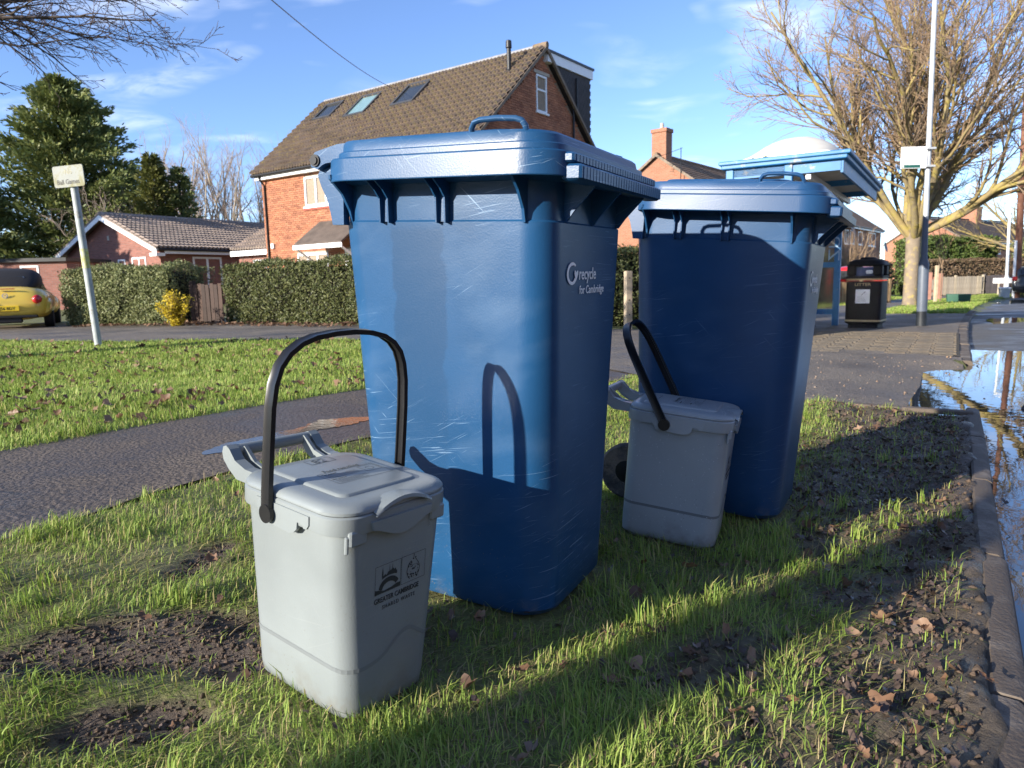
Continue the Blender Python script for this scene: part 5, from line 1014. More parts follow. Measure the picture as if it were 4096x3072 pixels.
def segs_mesh(name, S, n=3, rnd=None):
    S = np.array(S, float); p0, p1, r0, r1 = S[:, 0:3], S[:, 3:6], S[:, 6:7], S[:, 7:8]; t = p1-p0; t /= np.linalg.norm(t, axis=1, keepdims=True)+1e-9
    ref = np.where(np.abs(t[:, 2:3]) < .9, np.array([[0, 0, 1.]]), np.array([[1., 0, 0]])); a = np.cross(t, ref); a /= np.linalg.norm(a, axis=1, keepdims=True); b = np.cross(t, a); m = len(S); R0, R1 = [], []
    for k in range(n):
        c, s = math.cos(2*math.pi*k/n), math.sin(2*math.pi*k/n); R0.append(p0+(a*c+b*s)*r0); R1.append(p1+(a*c+b*s)*r1)
    V = np.stack(R0+R1, 1).reshape(-1, 3); base = (np.arange(m)*2*n)[:, None]; q = []
    for k in range(n): q.append(np.concatenate([base+k, base+(k+1) % n, base+n+(k+1) % n, base+n+k], 1))
    q = np.stack(q, 1).reshape(-1, 4); return np_mesh(name, V, q, np.full(len(q), 4), np.repeat(NR.random(m) if rnd is None else rnd, 2*n), smooth=n > 4)
def grow(out, p, d, ln, r0, lev, P, rg):
    """P[lev] = (steps, wobble, up, children, child length, spread, taper)"""
    st_, wob, up, nch, clen, spr, tap = P[lev]; d = d/np.linalg.norm(d); r = r0; sl = ln/st_; pts = [p]; ds = [d]
    for k in range(st_):
        d = d+rg.normal(size=3)*wob+np.array([0, 0, up]); d /= np.linalg.norm(d); q = p+d*sl; rn = r0*(1-(1-tap)*(k+1)/st_); out[lev].append((*p, *q, r, rn)); p = q; r = rn; pts.append(p); ds.append(d)
    if lev+1 < len(P):
        for c in range(nch):
            u = (c+.5+rg.uniform(-.4, .4))/nch; u = .18+.82*u; i = min(st_-1, int(u*st_)); fr = u*st_-i; q = pts[i]*(1-fr)+pts[i+1]*fr; dd = ds[i+1]; o = rg.normal(size=3); o -= dd*(o@dd); o /= np.linalg.norm(o)+1e-9
            a = spr*rg.uniform(.65, 1.25); nd = dd*math.cos(a)+o*math.sin(a); rr = (r0*(1-(1-tap)*u))*.62
            grow(out, q, nd, ln*clen*rg.uniform(.6, 1.2)*(1.15-.5*u), rr, lev+1, P, rg)
# ---- grass
def blades(name, x, y, z, h, wd, lean, ramp_m, rnd, curl=.5):
    n = len(x); az = 4*math.pi*fbm(x, y, 2.6, 61)+NR.normal(size=n)*1.1; la = lean*np.abs(NR.normal(size=n)); dx, dy = np.cos(az), np.sin(az); px, py = -dy, dx
    hx = h*np.sin(np.minimum(la, 1.35)); hz = h*np.cos(np.minimum(la, 1.35)); B = np.stack([x, y, z], 1); Dv = np.stack([dx, dy, dx*0], 1); Pv = np.stack([px, py, px*0], 1); U = np.array([[0, 0, 1.]])
    w_ = wd[:, None]/2; mid = B+Dv*(hx*.38)[:, None]+U*(hz*.62)[:, None]; tip = B+Dv*(hx*(1+curl*NR.random(n)))[:, None]+U*(hz*(1-.25*NR.random(n)*curl))[:, None]
    V = np.stack([B-Pv*w_, B+Pv*w_, mid+Pv*w_*.85, mid-Pv*w_*.85, tip], 1).reshape(-1, 3); b0 = (np.arange(n)*5)[:, None]
    loops = np.concatenate([b0, b0+1, b0+2, b0+3, b0+3, b0+2, b0+4], 1).ravel(); sizes = np.tile([4, 3], n)
    return tag(obj(name, np_mesh(name, V, loops, sizes, np.repeat(rnd, 5)), ramp_m), kind='stuff')
M_grass = foliage('grass_blades', [(.15,.235,.04),(.22,.325,.055),(.30,.40,.08),(.185,.29,.048),(.36,.42,.10),(.26,.36,.064),(.46,.38,.17),(.23,.335,.056),(.15,.25,.045)], .35, .6)
foot = [(BIN1, .245, .20), (BIN2, .245, .20), (CAD1, .143, .102), (CAD2, .143, .102)]
def clear(x, y):
    ok = np.ones(len(x), bool)
    for mw, a, b_ in foot:
        im = np.array(mw.inverted()); lx = im[0, 0]*x+im[0, 1]*y+im[0, 3]; ly = im[1, 0]*x+im[1, 1]*y+im[1, 3]; ok &= ~((np.abs(lx) < a) & (np.abs(ly) < b_))
    return ok
gi = {}
def gz(x, y):
    ix = np.clip(np.searchsorted(gx, x)-1, 0, len(gx)-2); iy = np.clip(np.searchsorted(gy, y)-1, 0, len(gy)-2); fx = (x-gx[ix])/(gx[ix+1]-gx[ix]); fy = (y-gy[iy])/(gy[iy+1]-gy[iy])
    return Zv[iy, ix]*(1-fx)*(1-fy)+Zv[iy, ix+1]*fx*(1-fy)+Zv[iy+1, ix]*(1-fx)*fy+Zv[iy+1, ix+1]*fx*fy
def verge(x, y, mg=0): s, t = st(x, y); return (t > -2.27-mg) & (t < .06) & (y < near_y(x)+mg) & ((s < 5.03) | (t < -.95))
def clump(x, y): return fbm(x, y, 4.5, 31)
# near verge
n = 640000; x = NR.uniform(-1.75, 2.9, n); y = .62+NR.random(n)**1.25*6.5; ok = verge(x, y, .05) & (np.abs(x) < y*.80+.25) & clear(x, y); x, y = x[ok], y[ok]
bd = bare(x, y); cl_ = clump(x, y); keep = NR.random(len(x)) < np.clip((1-bd)**1.3*(.38+1.7*(cl_-.28)), .07, 1); x, y, cl_, bd = x[keep], y[keep], cl_[keep], bd[keep]
dist = np.hypot(x, y); sT = st(x, y); h = (.012+.022*NR.random(len(x))**1.5+.035*np.clip(cl_-.46, 0, 1))*(1+.35*(NR.random(len(x)) < .05))*np.where(sT[1] > -.9, 1.30, 1.0); wd = np.where(NR.random(len(x)) < .2, .0032, .0020)*(1+.25*np.clip(dist-2, 0, 5))
blades('grass', x, y, gz(x, y)-.003, h*1.12, wd*.92, 1.2, M_grass, np.clip(.05+.9*NR.random(len(x)), 0, 1), .9); print('near blades', len(x))
# flattened dead straw matted into the turf
n = 90000; x = NR.uniform(-1.75, 2.9, n); y = .62+NR.random(n)**1.25*6.0; ok = verge(x, y, .05) & clear(x, y) & (np.abs(x) < y*.8+.25); x, y = x[ok], y[ok]; ok = NR.random(len(x)) < np.clip(1.15-bare(x, y), .15, 1)*.8; x, y = x[ok], y[ok]
M_straw = foliage('dead_straw', [(.26,.20,.10),(.36,.29,.16),(.18,.13,.07),(.30,.27,.11),(.14,.10,.06)], .15, .7)
blades('straw', x, y, gz(x, y)-.001, .02+.035*NR.random(len(x)), np.full(len(x), .0020), 3.0, M_straw, NR.random(len(x)), .2)
# longer tufts
ct = 460; tx = NR.uniform(-1.7, 2.6, ct); ty = .75+NR.random(ct)*4.2; ok = verge(tx, ty) & clear(tx, ty) & (np.abs(tx) < ty*.8+.2); tx, ty = tx[ok], ty[ok]; ok = NR.random(len(tx)) < (1-bare(tx, ty)*.93); tx, ty = tx[ok], ty[ok]
tx = np.concatenate([tx, [.36, .34, .40, .95, 1.02, 1.28, 1.30, 1.42, 1.55, 1.1, .28, .31, 1.72, 1.66]]); ty = np.concatenate([ty, [1.58, 1.61, 1.56, 2.02, 2.06, 2.30, 2.35, 2.36, 2.42, 2.18, 1.55, 1.50, 3.2, 4.35]])
k = 26; x = np.repeat(tx, k)+NR.normal(size=len(tx)*k)*.016; y = np.repeat(ty, k)+NR.normal(size=len(tx)*k)*.016; ok = clear(x, y); x, y = x[ok], y[ok]
blades('grass', x, y, gz(x, y)-.003, .035+.042*NR.random(len(x)), np.full(len(x), .0032), .5, M_grass, NR.random(len(x)), .7)
# lawn on the left
n = 260000; y = 2.6+8.5*NR.random(n)**1.1; x = -y*.78+NR.random(n)*(y*.78+1.2); s_, t_ = st(x, y); ok = (t_ < -3.44) & (y < near_y(x)+.05) & (np.abs(x) < y*.78+.3); x, y = x[ok], y[ok]; cl_ = clump(x*.6, y*.6); keep = NR.random(len(x)) < np.clip(.45+1.3*(cl_-.3), .15, 1); x, y = x[keep], y[keep]; d_ = np.hypot(x, y)
blades('grass', x, y, gz(x, y)-.004, .028+.04*NR.random(len(x)), .0034*(1+.28*np.clip(d_-3, 0, 7)), .55, M_grass, NR.random(len(x))); print('lawn blades', len(x))
# far verges on the right
n = 26000; s_ = 18.9+NR.random(n)**1.3*28; t_ = Kt(s_)-2.05+NR.random(n)*1.9; x, y = xy(s_, t_); blades('grass', x, y, zg(x, y)-.01, .05+.06*NR.random(n), np.full(n, .02), .5, M_grass, NR.random(n))
n = 6000; s_ = 22+NR.random(n)*20; t_ = Kt(s_)-7+NR.random(n)*2.9; x, y = xy(s_, t_); blades('grass', x, y, zg(x, y)-.01, .06+.08*NR.random(n), np.full(n, .025), .5, M_grass, NR.random(n))
# ---- soil crumbs in the bare patch
def lumps(name, x, y, r, m, zoff=0):
    n = len(x); o = np.array([(1,0,0),(-1,0,0),(0,1,0),(0,-1,0),(0,0,1),(0,0,-1),(.6,.6,.5),(-.6,-.6,.5)]); o = o[:6]; f = np.array([(0,2,4),(2,1,4),(1,3,4),(3,0,4),(2,0,5),(1,2,5),(3,1,5),(0,3,5)])
    V = np.stack([x, y, gz(x, y)+r*.3+zoff], 1)[:, None, :]+o[None]*(r[:, None, None]*NR.uniform(.55, 1.3, (n, 6, 1)))*np.array([1, 1, .8]); V = V+NR.normal(size=V.shape)*r[:, None, None]*.15
    F = (f[None]+(np.arange(n)*6)[:, None, None]).reshape(-1, 3); return tag(obj(name, np_mesh(name, V.reshape(-1, 3), F, np.full(len(F), 3), np.repeat(NR.random(n), 6), smooth=False), m), kind='stuff')
M_soil = mat('soil_crumb', (.082, .059, .043), .9, .3, 40, .4, 150, orand=[(.6,.6,.6),(1,1,1),(1.35,1.25,1.15)])
n = 30000; x = NR.uniform(-1.3, -.35, n); y = NR.uniform(1.0, 2.0, n); ok = (NR.random(n) < np.maximum(0, bare(x, y)-.2)**1.5*1.1) & clear(x, y); x, y = x[ok], y[ok]; lumps('soil_crumbs', x, y, .0010+.0055*NR.random(len(x))**4, M_soil); print('crumbs', len(x))
n = 9000; s_ = NR.uniform(1.2, 5.0, n); t_ = NR.uniform(-.8, .1, n); x, y = xy(s_, t_); ok = (NR.random(n) < bare(x, y)*.5) & clear(x, y); x, y = x[ok], y[ok]; lumps('mud_crumbs', x, y, .003+.011*NR.random(len(x))**3, M_soil)
M_grit = mat('grit', (.22, .17, .13), .85, .3, 40, orand=[(.5,.5,.5),(1,1,1),(1.6,1.3,1.0)])
n = 700; s_ = NR.uniform(5.1, 8.3, n); t_ = NR.uniform(-2.2, .1, n); x, y = xy(s_, t_); r = .004+.008*NR.random(n)**3; V0 = gz; lumps('gravel_grit', x, y, r, M_grit, .062)
# ---- fallen leaves
def leaf_shape(seed, lobes):
    rg = random.Random(seed); pts = []; n = 18
    for k in range(n):
        a = 2*math.pi*k/n; rr = 1+.16*math.cos(a*lobes)*(1 if lobes else 0)+rg.uniform(-.2, .16); rr *= (1.0 if lobes else (.62+.38*abs(math.cos(a)))); pts.append((math.cos(a)*rr*.5, math.sin(a)*rr*.5*(1 if lobes else .72)))
    cz = rg.uniform(.3, 1.1); tw = rg.uniform(-.5, .5); ring = [(x, y, cz*(x*x*.8+y*y*1.4)+tw*x*y+rg.uniform(-.09, .09)) for x, y in pts]; inner = [(x*.5, y*.5, cz*(x*x*.8+y*y*1.4)*.25+tw*x*y*.25+rg.uniform(-.015, .015)) for x, y in pts]
    v = ring+inner+[(0, 0, .01)]; f = [(k, (k+1) % n, n+(k+1) % n, n+k) for k in range(n)]+[(n+k, n+(k+1) % n, 2*n) for k in range(n)]
    b = MB(); b.add(v, f); b.tube([(.5, 0, cz*.2), (.72, .03, cz*.2+.05)], .012, 4); me = b.mesh('fallen_leaf', 60); me.materials.append(M_dead); return me
M_dead = foliage('dead_leaf', [(.11,.058,.032),(.20,.115,.068),(.28,.185,.12),(.15,.085,.05),(.075,.045,.032),(.24,.13,.07)], .15, .5)
M_dead2 = foliage('rotting_leaf', [(.045,.032,.026),(.085,.062,.05),(.14,.095,.07),(.065,.046,.038),(.17,.12,.09)], .05, .35)
LV = [leaf_shape(i, l) for i, l in enumerate((5, 0, 3, 0, 0, 0))]
rl = random.Random(6)
def put_leaf(x, y, size, label, group, flat=.35, dz=.012):
    o = obj('fallen_leaf', rl.choice(LV)); z = float(gz(np.array([x]), np.array([y]))[0]); o.location = (x, y, z+dz); o.rotation_euler = (rl.gauss(0, flat), rl.gauss(0, flat), rl.uniform(0, 6.28)); o.scale = (size, size, size); tag(o, label, 'leaf', group)
near_lab = ('brown fallen leaf among the grass of the near verge', 'fallen leaves on the near verge'); lawn_lab = ('dry brown fallen leaf on the lawn left of the path', 'fallen leaves on the left lawn')
spots = [(-.93, 2.30, .045), (-.80, 1.78, .05), (.24, 1.50, .05), (.20, 1.46, .05), (.47, 1.50, .06), (.50, 1.42, .06), (.95, 1.34, .055), (.80, 1.28, .045), (.66, 1.22, .05), (1.45, 3.75, .08), (1.5, 3.7, .06), (.02, 1.55, .045), (.0, 1.05, .06)]
cnt = 0
for x, y, sz in spots: put_leaf(x, y, sz*.62, *near_lab, dz=.02); cnt += 1
while cnt < 175:
    x = rl.uniform(-1.6, 2.4); y = rl.uniform(.8, 4.8); s_, t_ = st(x, y)
    if not verge(np.array([x]), np.array([y]))[0] or not clear(np.array([x]), np.array([y]))[0] or abs(x) > .78*y+.1: continue
    pr = .16 if t_ < -1.0 else .95
    if rl.random() > pr: continue
    put_leaf(x, y, rl.uniform(.020, .046), *near_lab); cnt += 1
cnt = 0
while cnt < 110:
    y = 3+8*rl.random()**1.2; x = -y*.76+rl.random()*(y*.76-.2); s_, t_ = st(x, y)
    if t_ > -3.55 or y > float(near_y(x)) or fbm(np.array([x*.5]), np.array([y*.5]), 1.0, 77)[0]+.25*(x < -3) < .42: continue
    put_leaf(x, y, rl.uniform(.045, .085), *lawn_lab, flat=.5, dz=.035); cnt += 1
def litter(name, n, fx, szr, m, dz, lift=.004):
    P = fx(n); x, y = P[:, 0], P[:, 1]; nn = len(x); az = NR.random(nn)*6.283; tl = NR.normal(size=(nn, 2))*.38; sz = szr[0]+(szr[1]-szr[0])*NR.random(nn)**2
    c, s_ = np.cos(az), np.sin(az); prof = [(-.5, 0), (-.2, -.30), (.05, -.22), (.25, -.34), (.5, 0), (.22, .36), (.03, .22), (-.22, .33)]; Vs = []
    z = gz(x, y)+lift
    for a, b_ in prof:
        a2 = a*sz*NR.uniform(.8, 1.2, nn); b2 = b_*sz*NR.uniform(.7, 1.3, nn); Vs.append(np.stack([x+a2*c-b2*s_, y+a2*s_+b2*c, z+np.abs(a2)*.25+a2*tl[:, 0]+b2*tl[:, 1]+dz*NR.random(nn)], 1))
    V = np.stack(Vs, 1).reshape(-1, 3); b0 = (np.arange(nn)*8)[:, None]; f = np.concatenate([b0+np.array([[0, 1, 2, 7]]), b0+np.array([[7, 2, 6, 6]])[:, :4]*0+b0*0+np.array([[2, 3, 4, 5]]), b0*1+np.array([[2, 5, 6, 7]])], 1).reshape(-1, 4) if False else np.concatenate([b0+np.array([[0, 1, 2, 7]]), b0+np.array([[7, 2, 3, 6]]), b0+np.array([[3, 4, 5, 6]])], 1).reshape(-1, 4)
    return tag(obj(name, np_mesh(name, V, f, np.full(len(f), 4), np.repeat(NR.random(nn), 8)), m), kind='stuff')
def mudpts(n):
    s_ = NR.uniform(.6, 5.0, n); t_ = NR.uniform(-1.15, .12, n); x, y = xy(s_, t_); k = (NR.random(n) < np.clip(bare(x, y)*.9+.10, 0, 1)) & clear(x, y) & verge(x, y, .05); return np.stack([x[k], y[k]], 1)
litter('leaf_litter', 7500, mudpts, (.008, .030), M_dead2, .010)
litter('leaf_litter', 500, mudpts, (.012, .030), M_dead, .012)
def lawnpts(n):
    y = 3+8*NR.random(n)**1.1; x = -y*.76+NR.random(n)*(y*.76-.2); s_, t_ = st(x, y); k = (t_ < -3.5) & (y < near_y(x)) & (fbm(x*.5, y*.5, 1.0, 77)+.2*(x < -3) > .46); return np.stack([x[k], y[k]], 1)
litter('leaf_litter', 900, lawnpts, (.03, .075), M_dead, .03, .02)
def hedgefoot(n): x = NR.uniform(-9, -2.8, n); y = np.interp(x, FAR[::-1, 0], FAR[::-1, 1])-.05-NR.random(n)**2*.6; return np.stack([x, y], 1)
litter('leaf_litter', 700, hedgefoot, (.05, .11), M_dead, .02, .07)
def sheltfoot(n): s_ = NR.uniform(9.5, 12.5, n); t_ = -1.9-NR.random(n)**2*.8; return np.stack(xy(s_, t_), 1)
litter('leaf_litter', 300, sheltfoot, (.05, .10), M_dead2, .03, .11)
# ---- hedges
M_hedge = foliage('hedge_leaf', [(.095,.12,.042),(.16,.185,.07),(.23,.245,.10),(.12,.145,.05),(.28,.275,.13)], .2)
M_hedge2 = foliage('hedge_leaf_dark', [(.045,.06,.02),(.085,.105,.033),(.14,.15,.05),(.065,.08,.025),(.175,.18,.065)], .2)
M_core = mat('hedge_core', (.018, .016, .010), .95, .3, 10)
def hedge(label, p0, p1, dep, h, n, m, sz=(.03, .055), bulge=.10, cat='hedge', name='hedge', twig=0, z0=None):
    x0, y0 = p0; x1, y1 = p1; Ln = math.hypot(x1-x0, y1-y0); rz = math.atan2(y1-y0, x1-x0); z0 = float(zg((x0+x1)/2, (y0+y1)/2)) if z0 is None else z0
    rt = empty(name, (x0, y0, z0), rz); tag(rt, label, cat); u = NR.random(n)*Ln; q = NR.random(n); v = np.zeros(n); z = np.zeros(n); nx = np.zeros((n, 3))
    a = q < .50; b_ = (q >= .50) & (q < .80); c = (q >= .80) & (q < .9); d = q >= .9
    z[a] = NR.random(a.sum())*h; nx[a] = (0, -1, .2); z[b_] = h; v[b_] = NR.random(b_.sum())*dep; nx[b_] = (0, -.2, 1); u[c] = 0; v[c] = NR.random(c.sum())*dep; z[c] = NR.random(c.sum())*h; nx[c] = (-1, 0, .1); u[d] = Ln; v[d] = NR.random(d.sum())*dep; z[d] = NR.random(d.sum())*h; nx[d] = (1, 0, .1)
    P = np.stack([u, v, z], 1); bump = (fbm(u*1.0+v*.7, z*1.0+v, 1.8, 41)-.45)*bulge*3.0; P += nx*(bump[:, None]+NR.normal(size=(n, 1))*.03); rr = np.clip(z/h, 0, 1); P[:, 1] += np.where(a, (1-np.sin(np.pi*np.clip(rr*.8+.12, 0, 1)))*.22, 0); P[b_, 2] -= .10*(np.abs(P[b_, 1]/dep-.5)*2)**3
    o = obj('foliage', leaf_mesh('foliage', P, nx, sz[0]+(sz[1]-sz[0])*NR.random(n), .45, jit=.9), m, rt)
    c_ = MB(); c_.bev((.10, .20, 0), (Ln-.10, dep-.1, h-.10), .06); c_.build('inner_core', M_core, rt)  # solid dark block that keeps the hedge from being see-through
    if twig:
        S = []
        for k in range(twig): p = np.array([NR.random()*Ln, NR.random()*dep*.6, h-.05]); e = p+np.array([NR.normal()*.06, NR.normal()*.05, .06+.16*NR.random()]); S.append((*p, *e, .004, .002))
        tag(obj('twigs', segs_mesh('twigs', S), M_twig, rt), kind='stuff')
    return rt
M_twig = mat('twig', (.17, .12, .085), .85, .2, 4, orand=[(.7,.7,.7),(1,1,1),(1.25,1.1,1.0)])
M_bark = mat('lichen_bark', (.25, .20, .12), .9, .2, 5, .5, 30, orand=[(.7,.68,.66),(1,1,1),(1.2,1.12,.75)], dirt=(.30, .24, .07), dirt_amt=.35, dirt_scale=5)
M_twigp = mat('purple_twig', (.26, .19, .125), .85, .2, 4, orand=[(.75,.7,.7),(1,1,1),(1.2,1.05,.85)])
hedge('trimmed green hedge left of the yellow shrub', (-9.45, 15.15), (-6.98, 14.66), 1.5, 1.20, 30000, M_hedge, (.015, .036), .14, twig=90)
hedge('trimmed dark hedge running behind the nearer bin', (-5.86, 14.76), (-.3, 12.75), 1.2, 1.22, 42000, M_hedge2, (.015, .036), .14, twig=110)
hedge('rounded hedge seen between the two blue bins', (1.2, 13.0), (5.4, 14.2), 1.2, 1.45, 14000, M_hedge2, (.025, .05))
hedge('ivy green hedge behind the bus shelter posts', (8.0, 22.6), (11.6, 25.6), 1.3, 1.75, 12000, M_hedge, (.03, .06))
hedge('tall glossy green hedge behind the far fence', (25.0, 43.0), (30.5, 45.0), 2.5, 3.4, 13000, foliage('laurel_leaf', [(.05,.085,.018),(.09,.135,.03),(.13,.17,.045),(.06,.10,.02)], .2), (.07, .13), .25)
hedge('clipped brown beech hedge above the far pale fence', (23.0, 39.6), (30.5, 41.6), .9, 1.95, 9000, foliage('beech_leaf', [(.16,.10,.06),(.22,.15,.09),(.13,.09,.055),(.18,.14,.07)], .2), (.04, .08), .08)
hedge('bright green hedge by the dark estate car', (30.5, 41.5), (39, 45), 1.6, 3.1, 9000, M_hedge, (.06, .11), .2)
hedge('brown twiggy hedge before the far orange brick house', (14.8, 35.5), (22, 41), 1.5, 1.9, 9000, foliage('winter_hedge', [(.10,.07,.045),(.16,.11,.06),(.09,.085,.035),(.13,.10,.05)], .1), (.04, .09), .2)
# yellow shrub
YS = empty('yellow_shrub', (-6.62, 14.15, .05)); tag(YS, 'small bright yellow leaved shrub at the foot of the left hedge', 'shrub'); S = []; LP = []
for k in range(34):
    a = NR.random()*6.28; sp = NR.random(); e = np.array([math.cos(a)*.36*sp, math.sin(a)*.3*sp, .35+.36*NR.random()*(1.1-sp*.5)]); p = np.zeros(3)
    for j in range(5): q = e*(j+1)/5+NR.normal(size=3)*.015; S.append((*p, *q, .006, .004)); p = q; [LP.append(q+NR.normal(size=3)*.035) for _ in range(14)]
obj('stems', segs_mesh('stems', S), M_twig, YS); LP = np.array(LP); obj('foliage', leaf_mesh('foliage', LP, np.tile([0, -.5, 1.], (len(LP), 1)), .018+.014*NR.random(len(LP)), .55), foliage('yellow_leaf', [(.50,.36,.02),(.62,.48,.03),(.40,.32,.03),(.55,.42,.02)], .3), YS)
# ---- conifers
def conifer(label, x, y, h, rad, nb, per, m, droop=-.05, upt=.25, zb=.3, sz=(.20, .38), name='conifer_tree', lean=0):
    rt = empty(name, (x, y, 0)); tag(rt, label, 'tree'); b = MB(); b.tube([(0, 0, -.2), (0, 0, h*.5), (0, 0, h*.97)], [h*.022, h*.013, .02], 8); b.build('trunk', M_core, rt); P, Dd, S = [], [], []
    for k in range(nb):
        u = (k+NR.random())/nb; z = zb+(h-zb)*u; R_ = rad*(1-u)**.72*(.68+.5*NR.random())+.08; a = NR.random()*6.283; d = np.array([math.cos(a), math.sin(a), 0]); tip = d*R_+np.array([lean*u, 0, z+R_*(droop+upt*u)+.15*R_]); base = np.array([0, 0, z-.12*R_]); S.append((*base, *tip, .03, .008))
        m_ = int(per*(.35+R_/rad)); t_ = NR.random(m_)**.65; Q = base+(tip-base)*t_[:, None]; wv = NR.normal(size=(m_, 3))*np.array([.16, .16, .10])*(.6+R_*.28)*(1.15-t_*.6)[:, None]; P.append(Q+wv); Dd.append(d*.9+np.array([0, 0, .35])+wv*1.6+NR.normal(size=(m_, 3))*.35)
    P = np.concatenate(P); Dd = np.concatenate(Dd); obj('crown', spray_mesh('crown', P, Dd, sz[0]+(sz[1]-sz[0])*NR.random(len(P)), .20), m, rt); tag(obj('branches', segs_mesh('branches', S), M_core, rt), kind='stuff'); return rt
M_con = foliage('conifer_spray', [(.075,.11,.036),(.13,.17,.052),(.20,.225,.066),(.095,.13,.04),(.24,.25,.075),(.14,.16,.05)], .15)
M_con2 = foliage('thuja_spray', [(.07,.085,.02),(.12,.13,.03),(.16,.155,.038),(.09,.105,.022)], .15)
conifer('large dark green conifer towering behind the bungalow at left', -23.9, 40.0, 12.0, 5.9, 360, 230, M_con, -.12, .5, .8, (.16, .34))
conifer('smaller bushy conifer at the left edge behind the outbuilding', -27.5, 36.0, 7.0, 4.0, 120, 110, M_con, -.1, .4, .4, (.22, .42))
conifer('narrow olive green thuja behind the bungalow ridge', -17.5, 36.2, 7.2, 1.9, 150, 110, M_con2, .3, .5, .3, (.14, .26), name='thuja_tree'); conifer('second thuja leaning against the narrow olive one, shaded', -16.5, 36.8, 6.7, 1.5, 90, 90, M_con, .3, .5, .3, (.14, .26), name='thuja_tree')
# ---- bare trees
def bare_tree(label, x, y, z, P, trunk_h, trunk_r, limbs, ln, spread, seed, mb, mt_, name='bare_tree', up=.0, lean=(0, 0), lr=.6, az0=0, arc=6.283, rmin=.003, mtr=None, side=False):
    rg = np.random.default_rng(seed); rt = empty(name, (x, y, z)); tag(rt, label, 'tree'); out = [[] for _ in P]; b = MB(); top = np.array([lean[0], lean[1], trunk_h])
    b.tube([(0, 0, -.3), (0, 0, 0), (lean[0]*.1, 0, .25), (lean[0]*.5, lean[1]*.5, trunk_h*.55), (lean[0]*.9, lean[1]*.9, trunk_h*.92), tuple(top), tuple(top*1.04)], [trunk_r*1.3, trunk_r*1.18, trunk_r*1.04, trunk_r, trunk_r*1.06, trunk_r*1.12, trunk_r*.7], 14); b.build('trunk', mtr or mb, rt, 60)
    for k in range(limbs):
        a = az0+arc*(k+.5*rg.random())/limbs; sp = spread*(.8+.4*rg.random()) if side else (spread*(.45+.75*rg.random()) if k % 3 else spread*.25); d = np.array([math.cos(a)*math.sin(sp), math.sin(a)*math.sin(sp), math.cos(sp)]); p = top*(.90+.08*rg.random())+np.array([math.cos(a), math.sin(a), 0])*trunk_r*.4
        grow(out, p, d, ln*rg.uniform(.8, 1.15), trunk_r*lr*rg.uniform(.6, 1.05), 0, P, rg)
    obj('limbs', segs_mesh('limbs', out[0], 8), mb, rt)
    mids = [s for o in out[1:2] for s in o]
    if mids: tag(obj('branches', segs_mesh('branches', mids, 5), mb, rt), kind='stuff')
    tw = [(*s[:6], max(s[6], rmin), max(s[7], rmin)) for o in out[2:] for s in o]
    if tw: obj('crown', segs_mesh('crown', tw, 3), mt_, rt)
    return rt
PT = [(12, .10, .045, 10, .44, .60, .30), (8, .13, .06, 10, .50, .60, .36), (5, .15, .06, 8, .52, .6, .4), (3, .16, .03, 0, 0, 0, .5)]
bare_tree('big bare street tree with yellow lichen on its spreading limbs', 12.09, 21.58, -.24, PT, 2.25, .195, 19, 6.9, 1.02, 5, M_bark, M_twigp, 'street_tree', lr=.58, rmin=.0055, mtr=mat('grey_trunk', (.22, .175, .125), .9, .2, 5, .6, 25, dirt=(.40, .31, .09), dirt_amt=.2, dirt_scale=6))
PS2 = [(8, .08, .03, 7, .45, .6, .35), (5, .12, .04, 6, .5, .6, .4), (4, .15, .04, 5, .5, .6, .4), (3, .15, .03, 0, 0, 0, .5)]
bare_tree('bare tree with pale olive branches at the far right edge', 31.5, 42.0, -.55, PS2, 1.6, .30, 11, 6.5, 1.1, 8, M_bark, M_bark, lr=.5)
for i, (x, y, h) in enumerate(((-29, 62, 6.2), (-26.5, 60, 6.8), (-24.0, 61, 6.6), (-21.5, 63, 6.4), (-18.7, 62, 5.2), (-31.5, 64, 5.5))):
    bare_tree(('tall slender bare tree, %s of the row between conifer and big house' % ('leftmost but one', 'third', 'middle', 'fourth from the left', 'rightmost', 'leftmost')[i]), x, y, 0, [(8, .07, .06, 8, .40, .5, .3), (5, .10, .07, 6, .5, .5, .4), (4, .13, .05, 4, .5, .5, .4), (2, .1, .03, 0, 0, 0, .6)], 2.6, .26, 8, h*1.45, .5, 20+i, mat('pale_far_bark', (.34, .285, .22), .9, .2, 3), mat('far_twig', (.30, .22, .18), .9, .2, 3), lr=.5)
# tangled bare shrub over the bungalow roof
bare_tree('tangled grey leafless shrub between the conifer and the thuja', -20.4, 37.6, 0, [(9, .24, -.02, 9, .5, .8, .4), (6, .25, -.03, 6, .6, .8, .5), (4, .25, -.02, 0, 0, 0, .6)], 2.4, .12, 20, 3.2, 1.1, 31, mat('grey_vine', (.36, .29, .235), .9, .2, 3), mat('grey_vine_twig', (.33, .26, .21), .9, .2, 3), 'bare_shrub', lr=.35)
bare_tree('leafless brown thicket at the corner of the big house', -13.6, 46.0, 0, [(8, .18, .03, 9, .5, .7, .4), (5, .2, .03, 7, .55, .7, .5), (3, .2, .02, 0, 0, 0, .6)], .8, .1, 16, 4.2, .9, 33, mat('thicket', (.17, .12, .10), .9), mat('thicket_twig', (.19, .13, .11), .9), 'bare_shrub', lr=.35)
bare_tree('pollarded bare tree poking above the left eaves of the big house', -12.3, 39.5, 0, [(6, .10, .06, 4, .25, .5, .6), (4, .1, .1, 3, .4, .4, .5)], 5.2, .16, 6, 2.6, .6, 36, M_bark, M_bark, lr=.5)
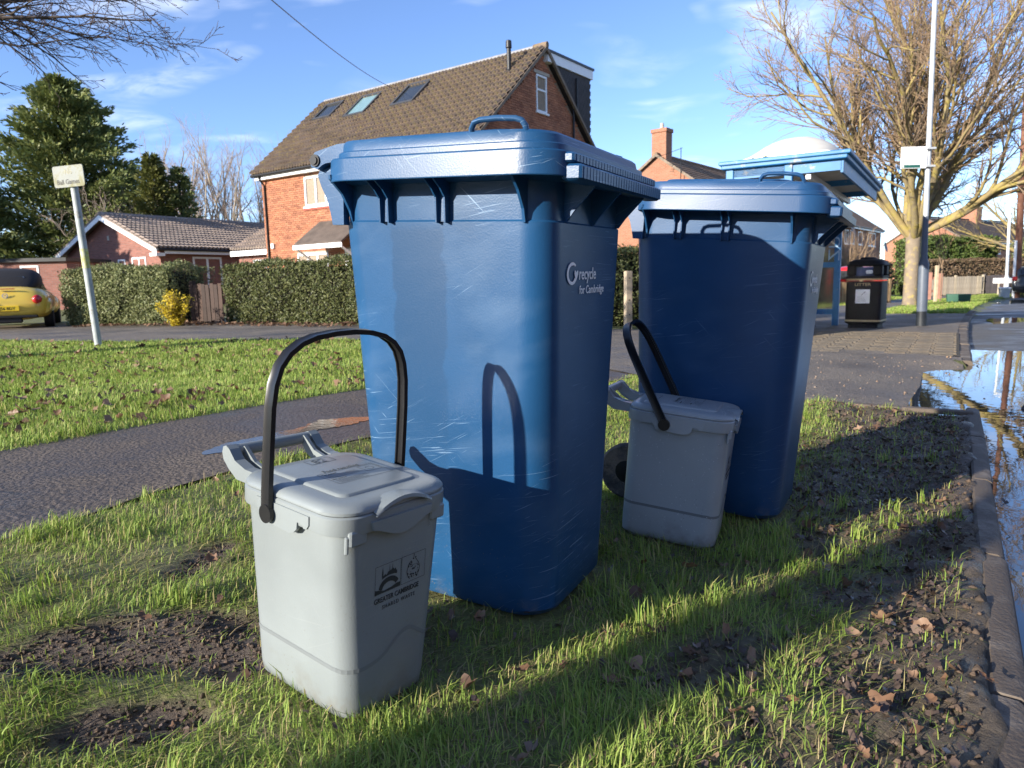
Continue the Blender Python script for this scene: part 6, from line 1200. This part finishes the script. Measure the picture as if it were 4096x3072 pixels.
# staked sapling
SP = bare_tree('staked sapling with thin upright twigs on the far verge', 14.93, 24.78, -.28, [(6, .08, .05, 5, .4, .5, .4), (4, .1, .04, 3, .4, .5, .5), (3, .1, .02, 0, 0, 0, .5)], 1.3, .02, 8, 1.9, .5, 40, M_twigp, M_twigp, 'sapling', lr=.6); b = MB(); b.bev((-.22, -.05, -.2), (-.12, .05, 1.30), .01); b.build('stake', M_pst, SP); b = MB(); b.tube([(-.13, 0, 1.15), (.02, 0, 1.15)], .03, 6); b.build('tie', M_dark, SP)
bare_tree('rusty leafless bush by the dark timber gate', 26.4, 37.6, -.48, [(6, .15, .03, 8, .5, .7, .4), (4, .2, .03, 6, .5, .7, .5), (3, .2, 0, 0, 0, 0, .6)], .35, .05, 10, .9, .8, 44, mat('rust_twig', (.22, .12, .085), .9), MATS['rust_twig'], 'bare_shrub', lr=.5)
bare_tree('pink brown leafless shrub before the far orange brick house', 17.5, 36.5, -.45, [(8, .12, .05, 8, .45, .5, .4), (5, .15, .05, 7, .5, .6, .5), (3, .15, .03, 0, 0, 0, .6)], .6, .08, 14, 2.6, .7, 46, M_twigp, M_twigp, 'bare_shrub', lr=.45)
# overhanging tree whose trunk stands outside the frame on the left
bare_tree('dark bare branches hanging into the top left corner', -7.3, 6.9, .05, [(12, .08, -.013, 11, .40, .5, .2), (8, .12, -.02, 7, .42, .6, .35), (5, .15, .0, 5, .45, .65, .5), (3, .16, .02, 0, 0, 0, .6)], 3.35, .16, 9, 3.7, 1.3, 52, mat('dark_bark', (.075, .058, .048), .9, .3, 6), mat('dark_twig', (.085, .06, .05), .9, .3, 6), 'overhanging_tree', lr=.30, az0=-.95, arc=1.9, side=True)

conifer('tall evergreen standing left of the flat roofed outbuilding, shading the bungalow', -30.3, 24.8, 10.0, 4.2, 170, 80, M_con, -.1, .4, .4, (.3, .55))

bare_tree('bare street tree behind the camera whose trunk shadow crosses the near grass', -2.87, -1.07, .10, PS2, 3.0, .105, 8, 3.5, .8, 71, M_bark, M_twigp, 'street_tree', lr=.45)
def waterpts(n): s_ = NR.uniform(1.5, 9, n); t_ = Kt(s_)+.03+NR.random(n)**2*.9; return np.stack(xy(s_, t_), 1)
P_ = gz
gz = lambda x, y: np.full(len(x), WATER)
litter('floating_leaves', 70, waterpts, (.015, .045), M_dead2, .002, .001)
gz = P_
# ------------------------------------------------------------------ unseen houses across the road and behind the camera, added to cut sky fill
xa, ya = xy(-22, 15.5); simple_house('brick_terrace', 'unseen brick terrace added across the road to cut sky light on the bins', (xa, ya, math.atan2(.8486, .5291)), 34, 4.2, 7.8, 4.9, M_bt1, MATS['terrace_tile'], [], [(6, 0, .8, 1.4), (20, 0, .8, 1.4)])
hedge('unseen garden hedge added with the terrace across the road', xy(14, 9.6), xy(-18, 9.6), 1.0, 1.6, 6000, M_hedge2, (.08, .14))
simple_house('brick_terrace', 'unseen brick terrace added far behind the camera to block low sky light', (-52, -6, -.83), 62, 4.2, 7.8, 4.9, M_bt1, MATS['terrace_tile'], [], [(10, 0, .8, 1.4), (40, 0, .8, 1.4)])
